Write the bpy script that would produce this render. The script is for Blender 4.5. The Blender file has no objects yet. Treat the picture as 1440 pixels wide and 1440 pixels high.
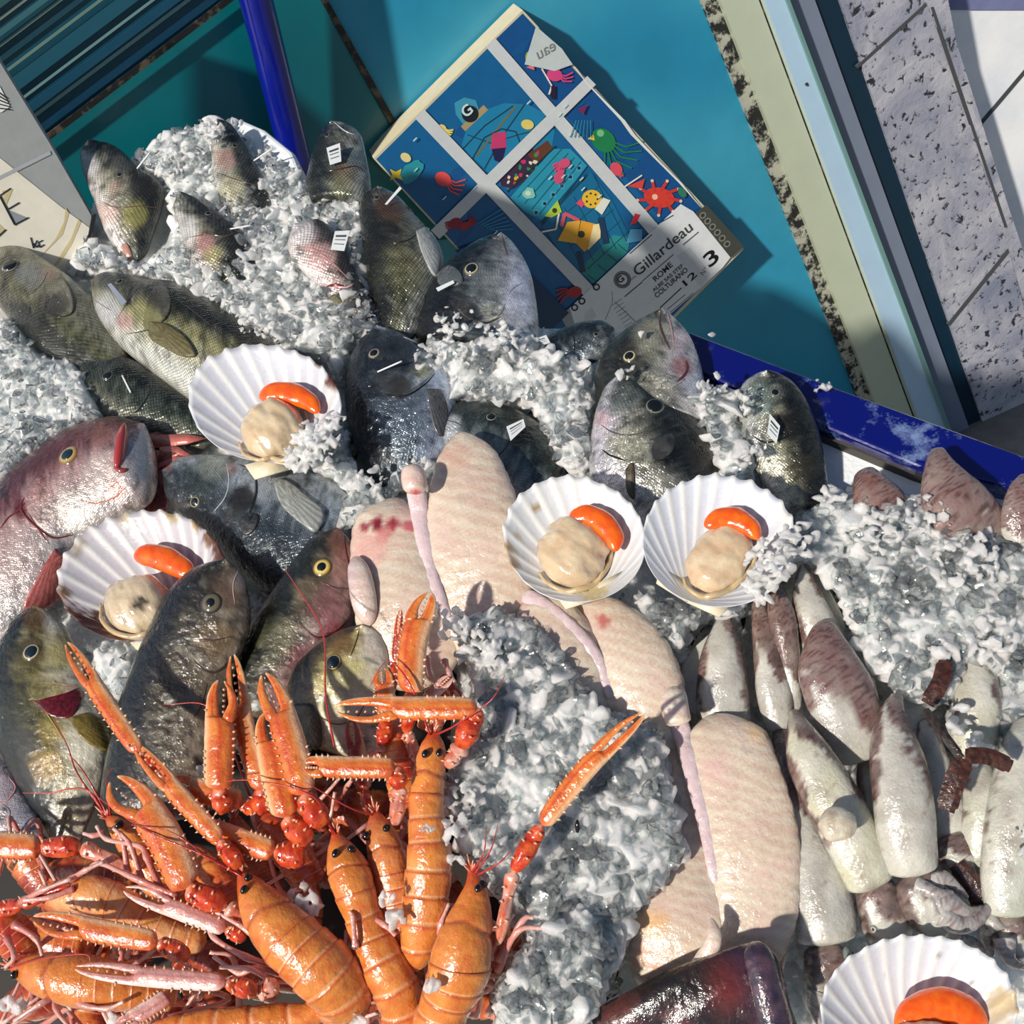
import bpy, bmesh, math, random
import numpy as np
from mathutils import Vector, Matrix, noise, geometry
from mathutils.bvhtree import BVHTree
R = random.Random(7)
C = bpy.context.scene.collection
PI = math.pi
# ---------------------------------------------------------------- camera in bed coordinates
F = 1354.0; PITCH = math.radians(60); ROLL = math.radians(24); DIST = 0.80; TILT = math.radians(20)
FWD = Vector((0, math.cos(PITCH), -math.sin(PITCH)))
UP0 = Vector((0, math.sin(PITCH), math.cos(PITCH))); RT0 = Vector((1, 0, 0))
CR = RT0*math.cos(ROLL) - UP0*math.sin(ROLL)
CU = RT0*math.sin(ROLL) + UP0*math.cos(ROLL)
CAM = -FWD*DIST
BED = Matrix.Translation((0, 0, 0.9)) @ Matrix.Rotation(TILT, 4, 'X')
WUP = (Matrix.Rotation(-TILT, 3, 'X') @ Vector((0, 0, 1))).normalized()     # world up seen in bed coordinates
def ray(x, y): return FWD + CR*((x-720)/F) - CU*((y-720)/F)
def P(x, y, h=0.0):
    d = ray(x, y); t = (h-CAM.z)/d.z
    return CAM + d*t
def depth(p): return (p-CAM).dot(FWD)
def px(p):
    q = p-CAM; z = q.dot(FWD)
    return 720+F*q.dot(CR)/z, 720-F*q.dot(CU)/z
def onplane(x, y, p0, n):
    d = ray(x, y); t = (p0-CAM).dot(n)/d.dot(n)
    return CAM + d*t
# ---------------------------------------------------------------- colour
def lin(c):
    o = []
    for v in c[:3]:
        v = v/255.0; o.append(v/12.92 if v <= .04045 else ((v+.055)/1.055)**2.4)
    return o
def mix(a, b, t):
    t = 0 if t < 0 else 1 if t > 1 else t
    return (a[0]+(b[0]-a[0])*t, a[1]+(b[1]-a[1])*t, a[2]+(b[2]-a[2])*t)
def ss(a, b, x):
    t = (x-a)/(b-a); t = 0 if t < 0 else 1 if t > 1 else t
    return t*t*(3-2*t)
def nz(x, y, z=0.0, s=1.0): return noise.noise(Vector((x*s, y*s, z)))
# ---------------------------------------------------------------- node material
class NT:
    def __init__(s, name):
        s.m = bpy.data.materials.new(name); s.m.use_nodes = True
        s.t = s.m.node_tree; s.t.nodes.clear()
        s.out = s.n('ShaderNodeOutputMaterial'); s.b = s.n('ShaderNodeBsdfPrincipled')
        s.l(s.b.outputs[0], s.out.inputs[0])
    def n(s, k, **kw):
        q = s.t.nodes.new(k)
        for a, b in kw.items(): setattr(q, a, b)
        return q
    def l(s, a, b): s.t.links.new(a, b)
    def set(s, **kw):
        for k, v in kw.items():
            k = k.replace('_', ' ')
            if k in s.b.inputs:
                i = s.b.inputs[k]
                i.default_value = (*v, 1) if isinstance(v, (tuple, list)) and len(v) == 3 and i.type == 'RGBA' else v
    def math(s, op, a, b=None, c=None):
        q = s.n('ShaderNodeMath', operation=op)
        for i, v in enumerate((a, b, c)):
            if v is None: continue
            if isinstance(v, (int, float)): q.inputs[i].default_value = v
            else: s.l(v, q.inputs[i])
        return q.outputs[0]
    def noise(s, scale, detail=3, rough=.5, vec=None, dist=0):
        q = s.n('ShaderNodeTexNoise'); q.inputs['Scale'].default_value = scale
        q.inputs['Detail'].default_value = detail; q.inputs['Roughness'].default_value = rough
        q.inputs['Distortion'].default_value = dist
        if vec is None:
            vec = s.obj()
        s.l(vec, q.inputs['Vector']); return q.outputs[0]
    def vor(s, scale, vec=None, feat='F1'):
        q = s.n('ShaderNodeTexVoronoi', feature=feat); q.inputs['Scale'].default_value = scale
        s.l(vec or s.obj(), q.inputs['Vector']); return q.outputs[0]
    def obj(s):
        if not hasattr(s, '_o'): s._o = s.n('ShaderNodeTexCoord').outputs['Object']
        return s._o
    def ramp(s, f, pts):
        q = s.n('ShaderNodeValToRGB'); e = q.color_ramp.elements
        while len(e) < len(pts): e.new(.5)
        for i, (p, c) in enumerate(pts):
            e[i].position = p; e[i].color = (*c, 1) if len(c) == 3 else c
        s.l(f, q.inputs[0]); return q.outputs[0]
    def mr(s, f, a, b, c, d):
        q = s.n('ShaderNodeMapRange'); s.l(f, q.inputs[0])
        for i, v in zip((1, 2, 3, 4), (a, b, c, d)): q.inputs[i].default_value = v
        return q.outputs[0]
    def mixc(s, f, a, b, mode='MIX'):
        q = s.n('ShaderNodeMix', data_type='RGBA', blend_type=mode)
        for i, v in ((0, f), (6, a), (7, b)):
            if isinstance(v, (int, float)): q.inputs[i].default_value = v
            elif isinstance(v, (tuple, list)): q.inputs[i].default_value = (*v[:3], 1)
            else: s.l(v, q.inputs[i])
        return q.outputs[2]
    def attr(s, name='col'):
        q = s.n('ShaderNodeAttribute', attribute_name=name); return q.outputs['Color']
    def bump(s, h, st=.3, d=.001):
        q = s.n('ShaderNodeBump'); q.inputs['Strength'].default_value = st; q.inputs['Distance'].default_value = d
        s.l(h, q.inputs['Height'])
        if hasattr(s, '_bn'): s.l(s._bn, q.inputs['Normal'])
        s._bn = q.outputs[0]; s.l(q.outputs[0], s.b.inputs['Normal']); s.l(q.outputs[0], s.b.inputs['Coat Normal']); return q
def plain(name, c, rough=.5, metal=0, bump=None, var=.0, coat=0, **kw):
    t = NT(name); t.set(Base_Color=lin(c), Roughness=rough, Metallic=metal, Coat_Weight=coat, **kw)
    if var:
        f = t.noise(30, 5, .6); k = t.mr(f, .3, .7, 1-var, 1+var)
        v = t.n('ShaderNodeVectorMath', operation='SCALE'); v.inputs[0].default_value = lin(c); t.l(k, v.inputs['Scale'])
        t.l(v.outputs[0], t.b.inputs['Base Color'])
    if bump: t.bump(t.noise(bump[0], 4), bump[1], bump[2] if len(bump) > 2 else .001)
    return t.m
# ---------------------------------------------------------------- object bookkeeping
ORG = {}
TOP = []
SOLIDS = []
def tagit(o, label=None, cat=None, group=None, kind=None):
    if label: o['label'] = label
    if cat: o['category'] = cat
    if group: o['group'] = group
    if kind: o['kind'] = kind
def thing(name, label, cat, loc, group=None):
    o = bpy.data.objects.new(name, None); C.objects.link(o); o.empty_display_size = .01
    o.location = loc; ORG[o.name] = Vector(loc); TOP.append(o)
    tagit(o, label, cat, group); return o
def mesh(name, verts, faces, mat, parent=None, cols=None, uvs=None, smooth=True, label=None, mats=None, fmi=None):
    me = bpy.data.meshes.new(name)
    if parent is not None:
        org = ORG[parent.name]
    else:
        a = np.array([tuple(v) for v in verts]); org = Vector(((a[:, 0].min()+a[:, 0].max())/2, (a[:, 1].min()+a[:, 1].max())/2, a[:, 2].min()))
    me.from_pydata([(v[0]-org.x, v[1]-org.y, v[2]-org.z) for v in verts], [], faces)
    if cols is not None:
        at = me.color_attributes.new('col', 'FLOAT_COLOR', 'POINT')
        arr = np.ones((len(verts), 4), dtype=np.float32); arr[:, :3] = np.array([lin(c) for c in cols])
        at.data.foreach_set('color', arr.ravel())
    if uvs is not None:
        ul = me.uv_layers.new(name='UVMap'); li = np.zeros(len(me.loops), dtype=np.int32)
        me.loops.foreach_get('vertex_index', li)
        ul.data.foreach_set('uv', np.array(uvs, dtype=np.float32)[li].ravel())
    for mm in (mats or [mat]): me.materials.append(mm)
    if fmi: me.polygons.foreach_set('material_index', fmi)
    if smooth: me.polygons.foreach_set('use_smooth', [True]*len(me.polygons))
    me.update()
    o = bpy.data.objects.new(name, me); C.objects.link(o)
    if parent is not None: o.parent = parent
    else: o.location = org; TOP.append(o)
    ORG[o.name] = org
    if label: o['label'] = label
    return o
# ---------------------------------------------------------------- geometry
def cr(pts, n):
    """Catmull-Rom through rows of pts, n samples"""
    p = np.array(pts, dtype=float); k = len(p)
    p = np.vstack([2*p[0]-p[1], p, 2*p[-1]-p[-2]])
    out = []
    for i in range(n):
        t = i/(n-1)*(k-1); j = min(int(t), k-2); f = t-j
        a, b, c, d = p[j], p[j+1], p[j+2], p[j+3]
        out.append(.5*((2*b)+(c-a)*f+(2*a-5*b+4*c-d)*f*f+(3*b-a-3*c+d)*f**3))
    return np.array(out)
def center_pairs(st):
    """(x,y,w,h[,th]) spine -> (ax,ay,bx,by,h[,th]) edges"""
    out = []
    for i, s in enumerate(st):
        a = st[max(i-1, 0)]; b = st[min(i+1, len(st)-1)]
        dx, dy = b[0]-a[0], b[1]-a[1]; L = math.hypot(dx, dy) or 1
        nx, ny = -dy/L, dx/L
        out.append((s[0]-nx*s[2], s[1]-ny*s[2], s[0]+nx*s[2], s[1]+ny*s[2])+tuple(s[3:]))
    return out
class Loft: pass
def loft(pairs, n=60, m=28, caps=(.12, .12), th=.5, paint=None, disp=None, dens=None, power=1.0, belly=1.0, up=.5):
    rows = []
    for q in pairs:
        A = P(q[0], q[1], q[4]); B = P(q[2], q[3], q[4]); t = q[5] if len(q) > 5 else th
        rows.append([*((A+B)/2), *((A-B)/2), t])
    r = cr(rows, n)
    cen = r[:, :3]; lat = r[:, 3:6]; ths = r[:, 6]
    tan = np.gradient(cen, axis=0)
    ln = np.linalg.norm(np.diff(cen, axis=0), axis=1); arc = np.concatenate([[0], np.cumsum(ln)])
    verts = []; uvs = []; par = []
    ref0 = Vector((0, 0, 1))
    for i in range(n):
        c = Vector(cen[i]); L = Vector(lat[i]); T = Vector(tan[i]).normalized()
        ref = (ref0*(1-up) + (CAM-c).normalized()*up)
        N = T.cross(L); N = N.normalized() if N.length > 1e-9 else ref
        if N.dot(ref) < 0: N = -N
        s = arc[i]/arc[-1]; e = 1
        if caps[0] > 0 and s < caps[0]: e = math.sqrt(max(0, 1-(1-s/caps[0])**2))
        if caps[1] > 0 and s > 1-caps[1]: e = min(e, math.sqrt(max(0, 1-(1-(1-s)/caps[1])**2)))
        W = L.length
        for j in range(m):
            f = 2*PI*j/m; cf, sf = math.cos(f), math.sin(f)
            if power != 1.0:
                cf = math.copysign(abs(cf)**power, cf); sf = math.copysign(abs(sf)**power, sf)
            d = disp(s, math.cos(f), math.sin(f), arc[i]) if disp else 0
            v = c + L*cf*e*(1+d) + N*W*ths[i]*sf*e*(1+d)*(1 if sf > 0 else belly)
            verts.append(v); uvs.append((arc[i], f*W)); par.append((s, cf, sf))
    faces = []
    for i in range(n-1):
        for j in range(m):
            a = i*m+j; b = i*m+(j+1) % m; faces.append((a, b, b+m, a+m))
    i0 = len(verts)
    verts.append(Vector(cen[0])); uvs.append((0, 0)); par.append((0, 0, 0))
    verts.append(Vector(cen[-1])); uvs.append((arc[-1], 0)); par.append((1, 0, 0))
    for j in range(m):
        faces.append((i0, (j+1) % m, j)); a = (n-1)*m; faces.append((i0+1, a+j, a+(j+1) % m))
    # face orientation outwards
    o = Loft(); o.v = verts; o.f = faces; o.uv = uvs; o.par = par; o.arc = arc; o.cen = cen
    o.cols = None
    if paint:
        o.cols = []
        for v, (s, a, b) in zip(verts, par):
            x, y = px(v); o.cols.append(paint(x, y, s, a, b))
    o.bvh = BVHTree.FromPolygons(verts, faces)
    return o
def fixn(me_obj):
    bm = bmesh.new(); bm.from_mesh(me_obj.data); bmesh.ops.recalc_face_normals(bm, faces=bm.faces); bm.to_mesh(me_obj.data); bm.free()
def put(name, L, mat, parent=None, label=None, **k):
    o = mesh(name, L.v, L.f, mat, parent, L.cols, L.uv, label=label, **k); fixn(o); return o
class Acc:
    """accumulates several shapes of ONE part"""
    def __init__(s): s.v = []; s.f = []; s.uv = []; s.cols = []
    def add(s, v, f, uv=None, cols=None, col=(200, 200, 200)):
        k = len(s.v); s.v += list(v); s.f += [tuple(i+k for i in q) for q in f]
        s.uv += list(uv) if uv else [(0, 0)]*len(v); s.cols += list(cols) if cols else [col]*len(v)
    def addL(s, L, col=(200, 200, 200)): s.add(L.v, L.f, L.uv, L.cols, col)
    def put(s, name, mat, parent=None, label=None, **k):
        o = mesh(name, s.v, s.f, mat, parent, s.cols, s.uv, label=label, **k); fixn(o); return o
def hit(bvh, x, y, near=True):
    d = ray(x, y).normalized(); l, n, i, t = bvh.ray_cast(CAM, d)
    if l is not None: return l, (n if n.dot(d) < 0 else -n)
    if not near: return None
    # walk along the ray for the nearest surface point
    best = None
    for k in range(24):
        q = CAM + d*(DIST*(.75+.5*k/24))
        l, n, i, t = bvh.find_nearest(q)
        if best is None or t < best[2]: best = (l, (n if n.dot(d) < 0 else -n), t)
    return best[0], best[1]
def tube(pts, rad, m=8, n=None, col0=(200, 200, 200), col1=None, flat=1.0, wob=None):
    p = cr([tuple(q) for q in pts], n or max(6, len(pts)*5)); k = len(p)
    tan = np.gradient(p, axis=0); verts = []; cols = []; uvs = []
    prev = None
    for i in range(k):
        T = Vector(tan[i]).normalized(); a = T.cross(Vector((.13, .21, 1))).normalized(); b = a.cross(T)
        s = i/(k-1); r = rad(s) if callable(rad) else rad
        for j in range(m):
            f = 2*PI*j/m; verts.append(Vector(p[i]) + a*math.cos(f)*r + b*math.sin(f)*r*flat)
            cols.append(mix(col0, col1 or col0, s)); uvs.append((s, j/m))
    faces = [(i*m+j, i*m+(j+1) % m, (i+1)*m+(j+1) % m, (i+1)*m+j) for i in range(k-1) for j in range(m)]
    faces.append(tuple(range(m))[::-1]); faces.append(tuple((k-1)*m+j for j in range(m)))
    return verts, faces, uvs, cols
def surf_line(bvh, pts, r, lift=0.0, col=(30, 30, 30), n=None, taper=True, col1=None):
    q = cr([(a, b) for a, b in pts], n or len(pts)*5); P3 = []
    for a, b in q:
        l, nn = hit(bvh, a, b); P3.append(l+nn*lift)
    rr = (lambda s: r*(.15+.85*math.sin(PI*min(max(s, 0), 1))**.5)) if taper else r
    return tube(P3, rr, 6, len(P3), col, col1)
def patch(bvh, outline, lift=.001, rings=8, edge=.0015, paint=None, n=48, dome=0.0, ray_amp=0, rayn=14, root=None, liftf=None):
    o = cr(list(outline)+[outline[0]], n+1)[:-1]; cx, cy = root or (o[:, 0].mean(), o[:, 1].mean())
    verts = []; cols = []; uvs = []
    l, nn = hit(bvh, cx, cy); verts.append(l+nn*(lift+dome)); uvs.append((0, 0)); cols.append(paint(cx, cy, 0, 0) if paint else (200,)*3)
    for k in range(1, rings+2):
        r = min(k, rings)/rings
        for i in range(n):
            x = cx+(o[i, 0]-cx)*r; y = cy+(o[i, 1]-cy)*r
            l, nn = hit(bvh, x, y)
            h = lift + dome*(1-r*r)
            if liftf: h = liftf(x, y)
            if ray_amp: h += ray_amp*r*math.sin(rayn*2*PI*i/n)
            if k == rings+1: h = -edge
            verts.append(l+nn*h); uvs.append((r, i/n)); cols.append(paint(x, y, r, i/n) if paint else (200,)*3)
    faces = [(0, 1+i, 1+(i+1) % n) for i in range(n)]
    for k in range(rings):
        for i in range(n):
            a = 1+k*n+i; b = 1+k*n+(i+1) % n; faces.append((a, a+n, b+n, b))
    L = Loft(); L.v = verts; L.f = faces; L.uv = uvs; L.cols = cols; return L
def ellipsoid(c, rx, ry, rz, ax=None, ay=None, az=None, nu=16, nv=10, colf=None):
    ax = ax or Vector((1, 0, 0)); ay = ay or Vector((0, 1, 0)); az = az or Vector((0, 0, 1))
    v = []; cols = []
    for i in range(nv+1):
        t = PI*i/nv
        for j in range(nu):
            f = 2*PI*j/nu; a = math.sin(t)*math.cos(f); b = math.sin(t)*math.sin(f); d = math.cos(t)
            v.append(c+ax*a*rx+ay*b*ry+az*d*rz); cols.append(colf(a, b, d) if colf else (200,)*3)
    f = [(i*nu+j, i*nu+(j+1) % nu, (i+1)*nu+(j+1) % nu, (i+1)*nu+j) for i in range(nv) for j in range(nu)]
    return v, f, None, cols
def eye(parent, bvh, x, y, r, iris=(190, 170, 90), pupil=(12, 16, 20), lift=.15, outer=(70, 70, 60), pr=.5, sx=1.0):
    """eyeball sunk in the head: ring, iris and pupil are zones of one ball; pupil a sub-part"""
    l, nn = hit(bvh, x, y); rm = r*depth(l)/F
    ax = nn.orthogonal().normalized(); ay = nn.cross(ax)
    def cf(a, b, d):
        rr = math.sqrt(max(0, 1-d*d)); 
        if d < 0: return outer
        c = mix(iris, outer, ss(.62, .78, rr)); return mix(c, mix(iris, (235, 230, 200), .6), ss(.06, .0, abs(rr-pr-.08)))
    v, f, _, c = ellipsoid(l-nn*rm*.30, rm, rm*sx, rm*.5, ax, ay, nn, 24, 24, cf)
    e = mesh('eye', v, f, M['wet'], parent, c); fixn(e)
    def cf2(a, b, d): return pupil
    v, f, _, c = ellipsoid(l+nn*rm*.08, rm*pr*1.15, rm*pr*1.15*sx, rm*.16, ax, ay, nn, 20, 10, cf2)
    p = mesh('pupil', v, f, M['wet'], e, c); fixn(p)
    return e
def inside(x, y, poly):
    c = False; j = len(poly)-1
    for i in range(len(poly)):
        xi, yi = poly[i]; xj, yj = poly[j]
        if (yi > y) != (yj > y) and x < (xj-xi)*(y-yi)/(yj-yi)+xi: c = not c
        j = i
    return c
def prism_pts(poly3, off):
    """closed prism from a planar 3D polygon extruded by vector off"""
    n = len(poly3); v = list(poly3)+[p+off for p in poly3]
    tris = geometry.tessellate_polygon([poly3])
    f = [tuple(t) for t in tris]+[tuple(i+n for i in t[::-1]) for t in tris]
    f += [(i, (i+1) % n, (i+1) % n+n, i+n) for i in range(n)]
    return v, f
M = {}
# ================================================================ materials
def skin_mat(name, scale_p=.003, scale_amt=.0, rough=.22, metal=.25, bump=.35, coat=.8, var=.25, fine=900, sss=0.0, spec=.5, med=.0008):
    t = NT(name); t.set(Roughness=rough, Metallic=metal, Coat_Weight=coat, Coat_Roughness=.08, Specular_IOR_Level=spec)
    if sss: t.set(Subsurface_Weight=sss, Subsurface_Radius=(1.0, .5, .3), Subsurface_Scale=.008)
    col = t.attr(); n1 = t.noise(90, 5, .65); n2 = t.noise(fine, 3, .6)
    k = t.mr(t.math('ADD', t.math('MULTIPLY', n1, .6), t.math('MULTIPLY', n2, .4)), .32, .68, 1-var, 1+var)
    if scale_amt:
        uv = t.n('ShaderNodeUVMap').outputs[0]; sp = t.n('ShaderNodeSeparateXYZ'); t.l(uv, sp.inputs[0])
        wob = t.math('MULTIPLY', t.math('SUBTRACT', t.noise(60, 2), .5), .0022)
        x = t.math('ADD', sp.outputs[0], wob); y = t.math('ADD', sp.outputs[1], wob)
        a = t.math('MULTIPLY', t.math('ADD', x, y), PI/scale_p); b = t.math('MULTIPLY', t.math('SUBTRACT', x, y), PI/scale_p)
        s = t.math('ABSOLUTE', t.math('MULTIPLY', t.math('SINE', a), t.math('SINE', b)))
        msk = t.mr(t.noise(38, 2), .38, .6, .45, 1)
        ks = t.mr(s, 0, .45, 1-scale_amt, 1+scale_amt*.35)
        ks = t.math('ADD', t.math('MULTIPLY', t.math('SUBTRACT', ks, 1), msk), 1)
        k = t.math('MULTIPLY', k, ks)
        t.bump(s, scale_amt, .0003)
    v = t.n('ShaderNodeVectorMath', operation='SCALE'); t.l(col, v.inputs[0]); t.l(k, v.inputs['Scale'])
    t.l(v.outputs[0], t.b.inputs['Base Color'])
    t.bump(n2, min(1, bump*1.6), .00016); t.bump(n1, min(1, bump*1.6), .0018); t.bump(t.noise(230, 2, .5), min(1, bump*1.6), med)
    t.l(t.mr(t.noise(160, 4, .7), .35, .65, rough*.45, rough*1.7), t.b.inputs['Roughness'])
    return t.m
M['bass'] = skin_mat('bass_skin', .0042, .7, .14, .35, .5, .7, spec=.4)
M['bream'] = skin_mat('bream_skin', .0026, .38, .14, .5, .9, .8, fine=700, var=.55, spec=.45)  # strong colour variation paints the bright and dark scale reflections
M['snapper'] = skin_mat('snapper_skin', .0028, .3, .17, .4, .7, .8, fine=800, var=.25, spec=.4)
M['jack'] = skin_mat('amberjack_skin', .0016, .16, .09, .05, .5, .9, fine=1200, var=.22, spec=.4)
M['wet'] = skin_mat('wet_surface', 0, 0, .12, 0, .02, var=.03)
M['dull'] = skin_mat('fin_membrane', 0, 0, .35, 0, .25, .3, .2)
M['flesh'] = skin_mat('monkfish_flesh', 0, 0, .17, 0, .55, 1, .05, fine=260, sss=.22, med=.00025)
M['darkskin'] = skin_mat('dark_wet_skin', 0, 0, .2, 0, .4, 1, .3, fine=300)
M['squid'] = skin_mat('squid_skin', 0, 0, .14, 0, .6, 1, .14, fine=500, sss=.2, med=.0003)
M['crust'] = skin_mat('crustacean_shell', 0, 0, .22, 0, .45, .8, .14, fine=700, sss=.08)
M['shell'] = skin_mat('scallop_shell', 0, 0, .4, 0, .12, .25, .04, fine=500)
M['meat'] = skin_mat('scallop_meat', 0, 0, .14, 0, .35, 1, .06, fine=260, sss=.25, med=.0003)
M['leafm'] = skin_mat('seaweed_strap', 0, 0, .35, 0, .4, .5, .3, fine=500)
def ice_mat():
    t = NT('crushed_ice'); t.set(Base_Color=(.86, .92, .94), Roughness=.05, IOR=1.31, Transmission_Weight=.2, Subsurface_Weight=.85,
        Subsurface_Radius=(.8, .95, 1.0), Subsurface_Scale=.014, Specular_IOR_Level=.5)
    n = t.noise(110, 4, .6); f = t.noise(420, 3, .6)
    t.l(t.ramp(n, [(.3, (.76, .80, .79)), (.47, (.88, .905, .89)), (.60, (.96, .965, .95))]), t.b.inputs['Base Color'])
    t.bump(f, .8, .0005); t.bump(n, .6, .0018)
    return t.m
M['ice'] = ice_mat()
def flake_mat():
    t = NT('clear_ice_flakes'); t.set(Base_Color=(.95, .97, .97), Roughness=.25, IOR=1.31)
    t.bump(t.noise(300, 3, .5), .6, .0006)
    tr = t.n('ShaderNodeBsdfTransparent'); tr.inputs[0].default_value = (.95, .97, .97, 1)
    gl = t.n('ShaderNodeBsdfGlossy'); gl.inputs['Roughness'].default_value = .06; t.l(t._bn, gl.inputs['Normal'])
    fr = t.n('ShaderNodeFresnel'); fr.inputs[0].default_value = 1.5; t.l(t._bn, fr.inputs['Normal'])
    m1 = t.n('ShaderNodeMixShader'); m1.inputs[0].default_value = .10; t.l(tr.outputs[0], m1.inputs[1]); t.l(t.b.outputs[0], m1.inputs[2])
    m2 = t.n('ShaderNodeMixShader'); t.l(fr.outputs[0], m2.inputs[0]); t.l(m1.outputs[0], m2.inputs[1]); t.l(gl.outputs[0], m2.inputs[2])
    t.l(m2.outputs[0], t.out.inputs[0]); return t.m
M['flake'] = flake_mat()
def rim_mat():
    t = NT('iced_blue_paint'); t.set(Roughness=.22, Coat_Weight=.5)
    m = t.ramp(t.noise(28, 6, .7), [(.56, (0, 0, 0)), (.68, (1, 1, 1))])
    t.l(t.mixc(t.math('MULTIPLY', m, .55), t.attr(), lin((150, 175, 215))), t.b.inputs['Base Color']); t.bump(t.noise(60, 4), .3, .002); return t.m
M['rim'] = rim_mat()
def mat_attr(name, rough=.5, coat=0.0, bump=None, metal=0, var=.06, fr=60):
    t = NT(name); t.set(Roughness=rough, Coat_Weight=coat, Metallic=metal)
    v = t.n('ShaderNodeVectorMath', operation='SCALE'); t.l(t.attr(), v.inputs[0])
    t.l(t.mr(t.noise(fr, 5, .6), .3, .7, 1-var, 1+var), v.inputs['Scale']); t.l(v.outputs[0], t.b.inputs['Base Color'])
    if bump: t.bump(t.noise(bump[0], 4), bump[1], bump[2])
    return t.m
M['print'] = mat_attr('printed_card', .45, .1, None, 0, .05)
M['card'] = mat_attr('grey_card', .7, 0, (150, .2, .001), 0, .06)
M['paint'] = mat_attr('painted_panel', .35, .15, (12, .25, .004), 0, .10, 7)
M['gloss'] = mat_attr('gloss_blue_paint', .2, .6, (40, .15, .002), 0, .15, 25)
M['metalw'] = mat_attr('white_lacquered_metal', .35, .3, (30, .1, .001), 0, .04, 20)
def grunge(name, a, b, lo=.45, hi=.55, sc=60, rough=.6, stretch=None):
    t = NT(name); t.set(Roughness=rough)
    f = t.noise(sc, 6, .7)
    t.l(t.ramp(f, [(lo, lin(a)), (hi, lin(b))]), t.b.inputs['Base Color']); t.bump(f, .5, .002)
    return t.m
M['gasket'] = grunge('mouldy_gasket', (30, 32, 32), (175, 175, 160), .47, .56, 45)
def stone():
    t = NT('speckled_travertine'); t.set(Roughness=.55)
    a = t.noise(7, 6, .6, dist=1.0); base = t.ramp(a, [(.3, lin((120, 128, 150))), (.5, lin((165, 165, 178))), (.7, lin((200, 200, 205)))])
    s = t.noise(75, 4, .6, dist=.5); m = t.ramp(s, [(.36, (0, 0, 0)), (.43, (1, 1, 1))])
    t.l(t.mixc(m, lin((42, 44, 50)), base), t.b.inputs['Base Color']); t.bump(s, .4, .004)
    return t.m
M['stone'] = stone()
M['floorst'] = grunge('sunlit_stone_paving', (225, 230, 240), (250, 250, 250), .3, .6, 6, .6)  # near-white colour carries the sunlight on the paving
M['grout'] = plain('grout', (70, 72, 75), .9)
M['navy'] = plain('navy_gap_shade_paint', (8, 40, 60), .4)
M['foam'] = plain('white_polystyrene', (235, 238, 240), .6, 0, (300, .4, .002), .04)
M['steel'] = plain('stainless_counter', (70, 66, 62), .35, .6, (20, .1))
M['black'] = plain('black_wet_eye', (8, 8, 10), .08, 0, coat=1)
# ================================================================ back wall, frame, boxes, counter
NA = (Matrix.Rotation(-TILT, 3, 'X') @ Vector((0, -1, 0))).normalized()
yA = max(P(430, 240, 0).y, P(130, 200, .0).y, P(560, 190, 0).y)+.09
PA = Vector((0, yA, 0))
def wall(x, y, off=0.0): return onplane(x, y, PA+NA*off, NA)
def slab(name, pxs, off, thick, mat, parent=None, col=(200, 200, 200), p0=None, n=None, kind=None, label=None):
    p0 = p0 or PA; n = n or NA
    poly = [onplane(a, b, p0+n*off, n) for a, b in pxs]
    v, f = prism_pts(poly, -n*thick)
    o = mesh(name, v, f, mat, parent, [col]*len(v), smooth=False, label=label); fixn(o)
    if kind: o['kind'] = kind
    return o
def fine_panel(name, poly, off, mat, colf, kind=None, step=None):
    o = slab(name, poly, off, .012, mat, None, (0, 0, 0))
    me = o.data; bm = bmesh.new(); bm.from_mesh(me)
    bmesh.ops.triangulate(bm, faces=bm.faces); bmesh.ops.subdivide_edges(bm, edges=bm.edges, cuts=14, use_grid_fill=True)
    bm.to_mesh(me); bm.free()
    at = me.color_attributes['col']
    for i, v in enumerate(me.vertices):
        x, y = px(v.co+ORG[o.name]); at.data[i].color = (*lin(colf(x, y)), 1)
    if kind: o['kind'] = kind
    return o
def teal(x, y):
    c = (66, 160, 186)
    return mix(c, (34, 136, 172), .5+.9*nz(x, y, 0, .006))
fine_panel('wall_back', [(418, -60), (1010, -60), (1015, 60), (1130, 340), (1230, 640), (1040, 760), (600, 460), (540, 190)], 0, M['paint'], teal, 'structure')
# left panel, turned towards the right
Q1 = wall(445, -60); Q2 = wall(565, 190)
dL = Vector((-.95, -.30, -.02)); NL = dL.cross(Q2-Q1).normalized()
if NL.dot(CAM-Q1) < 0: NL = -NL
fine_panel('wall_left', [(420, -60), (562, 190), (640, 335), (40, 400), (40, 216), (300, 18), (340, -60)], 0, M['paint'], lambda x, y: mix((0, 122, 128), (0, 100, 112), .5+nz(x, y, 3, .005))) ['kind'] = 'structure'
_w = [o for o in TOP if o.name == 'wall_left'][0]
# move the left panel on its own plane
def replane(o, p0, n, thick=.012):
    org = ORG[o.name]
    for v in o.data.vertices:
        w = v.co+org; x, y = px(w)
        back = (w-PA).dot(NA) < -.006
        q = onplane(x, y, p0, n); v.co = q-(n*thick if back else Vector())-org
replane(_w, Q1, NL)
def seam(name, a, b, w, mat, off=.0, p0=None, n=None, kind='structure', col=(200, 200, 200), thick=.004, parent=None):
    dx, dy = b[0]-a[0], b[1]-a[1]; L = math.hypot(dx, dy); ex, ey = -dy/L*w/2, dx/L*w/2
    return slab(name, [(a[0]+ex, a[1]+ey), (b[0]+ex, b[1]+ey), (b[0]-ex, b[1]-ey), (a[0]-ex, a[1]-ey)], off, thick, mat, parent, col, p0, n, kind)
M['seam'] = grunge('dirty_seam', (20, 22, 22), (95, 80, 62), .5, .6, 50)
seam('trim_1', (422, -60), (566, 196), 9, M['seam'], .006)
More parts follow.
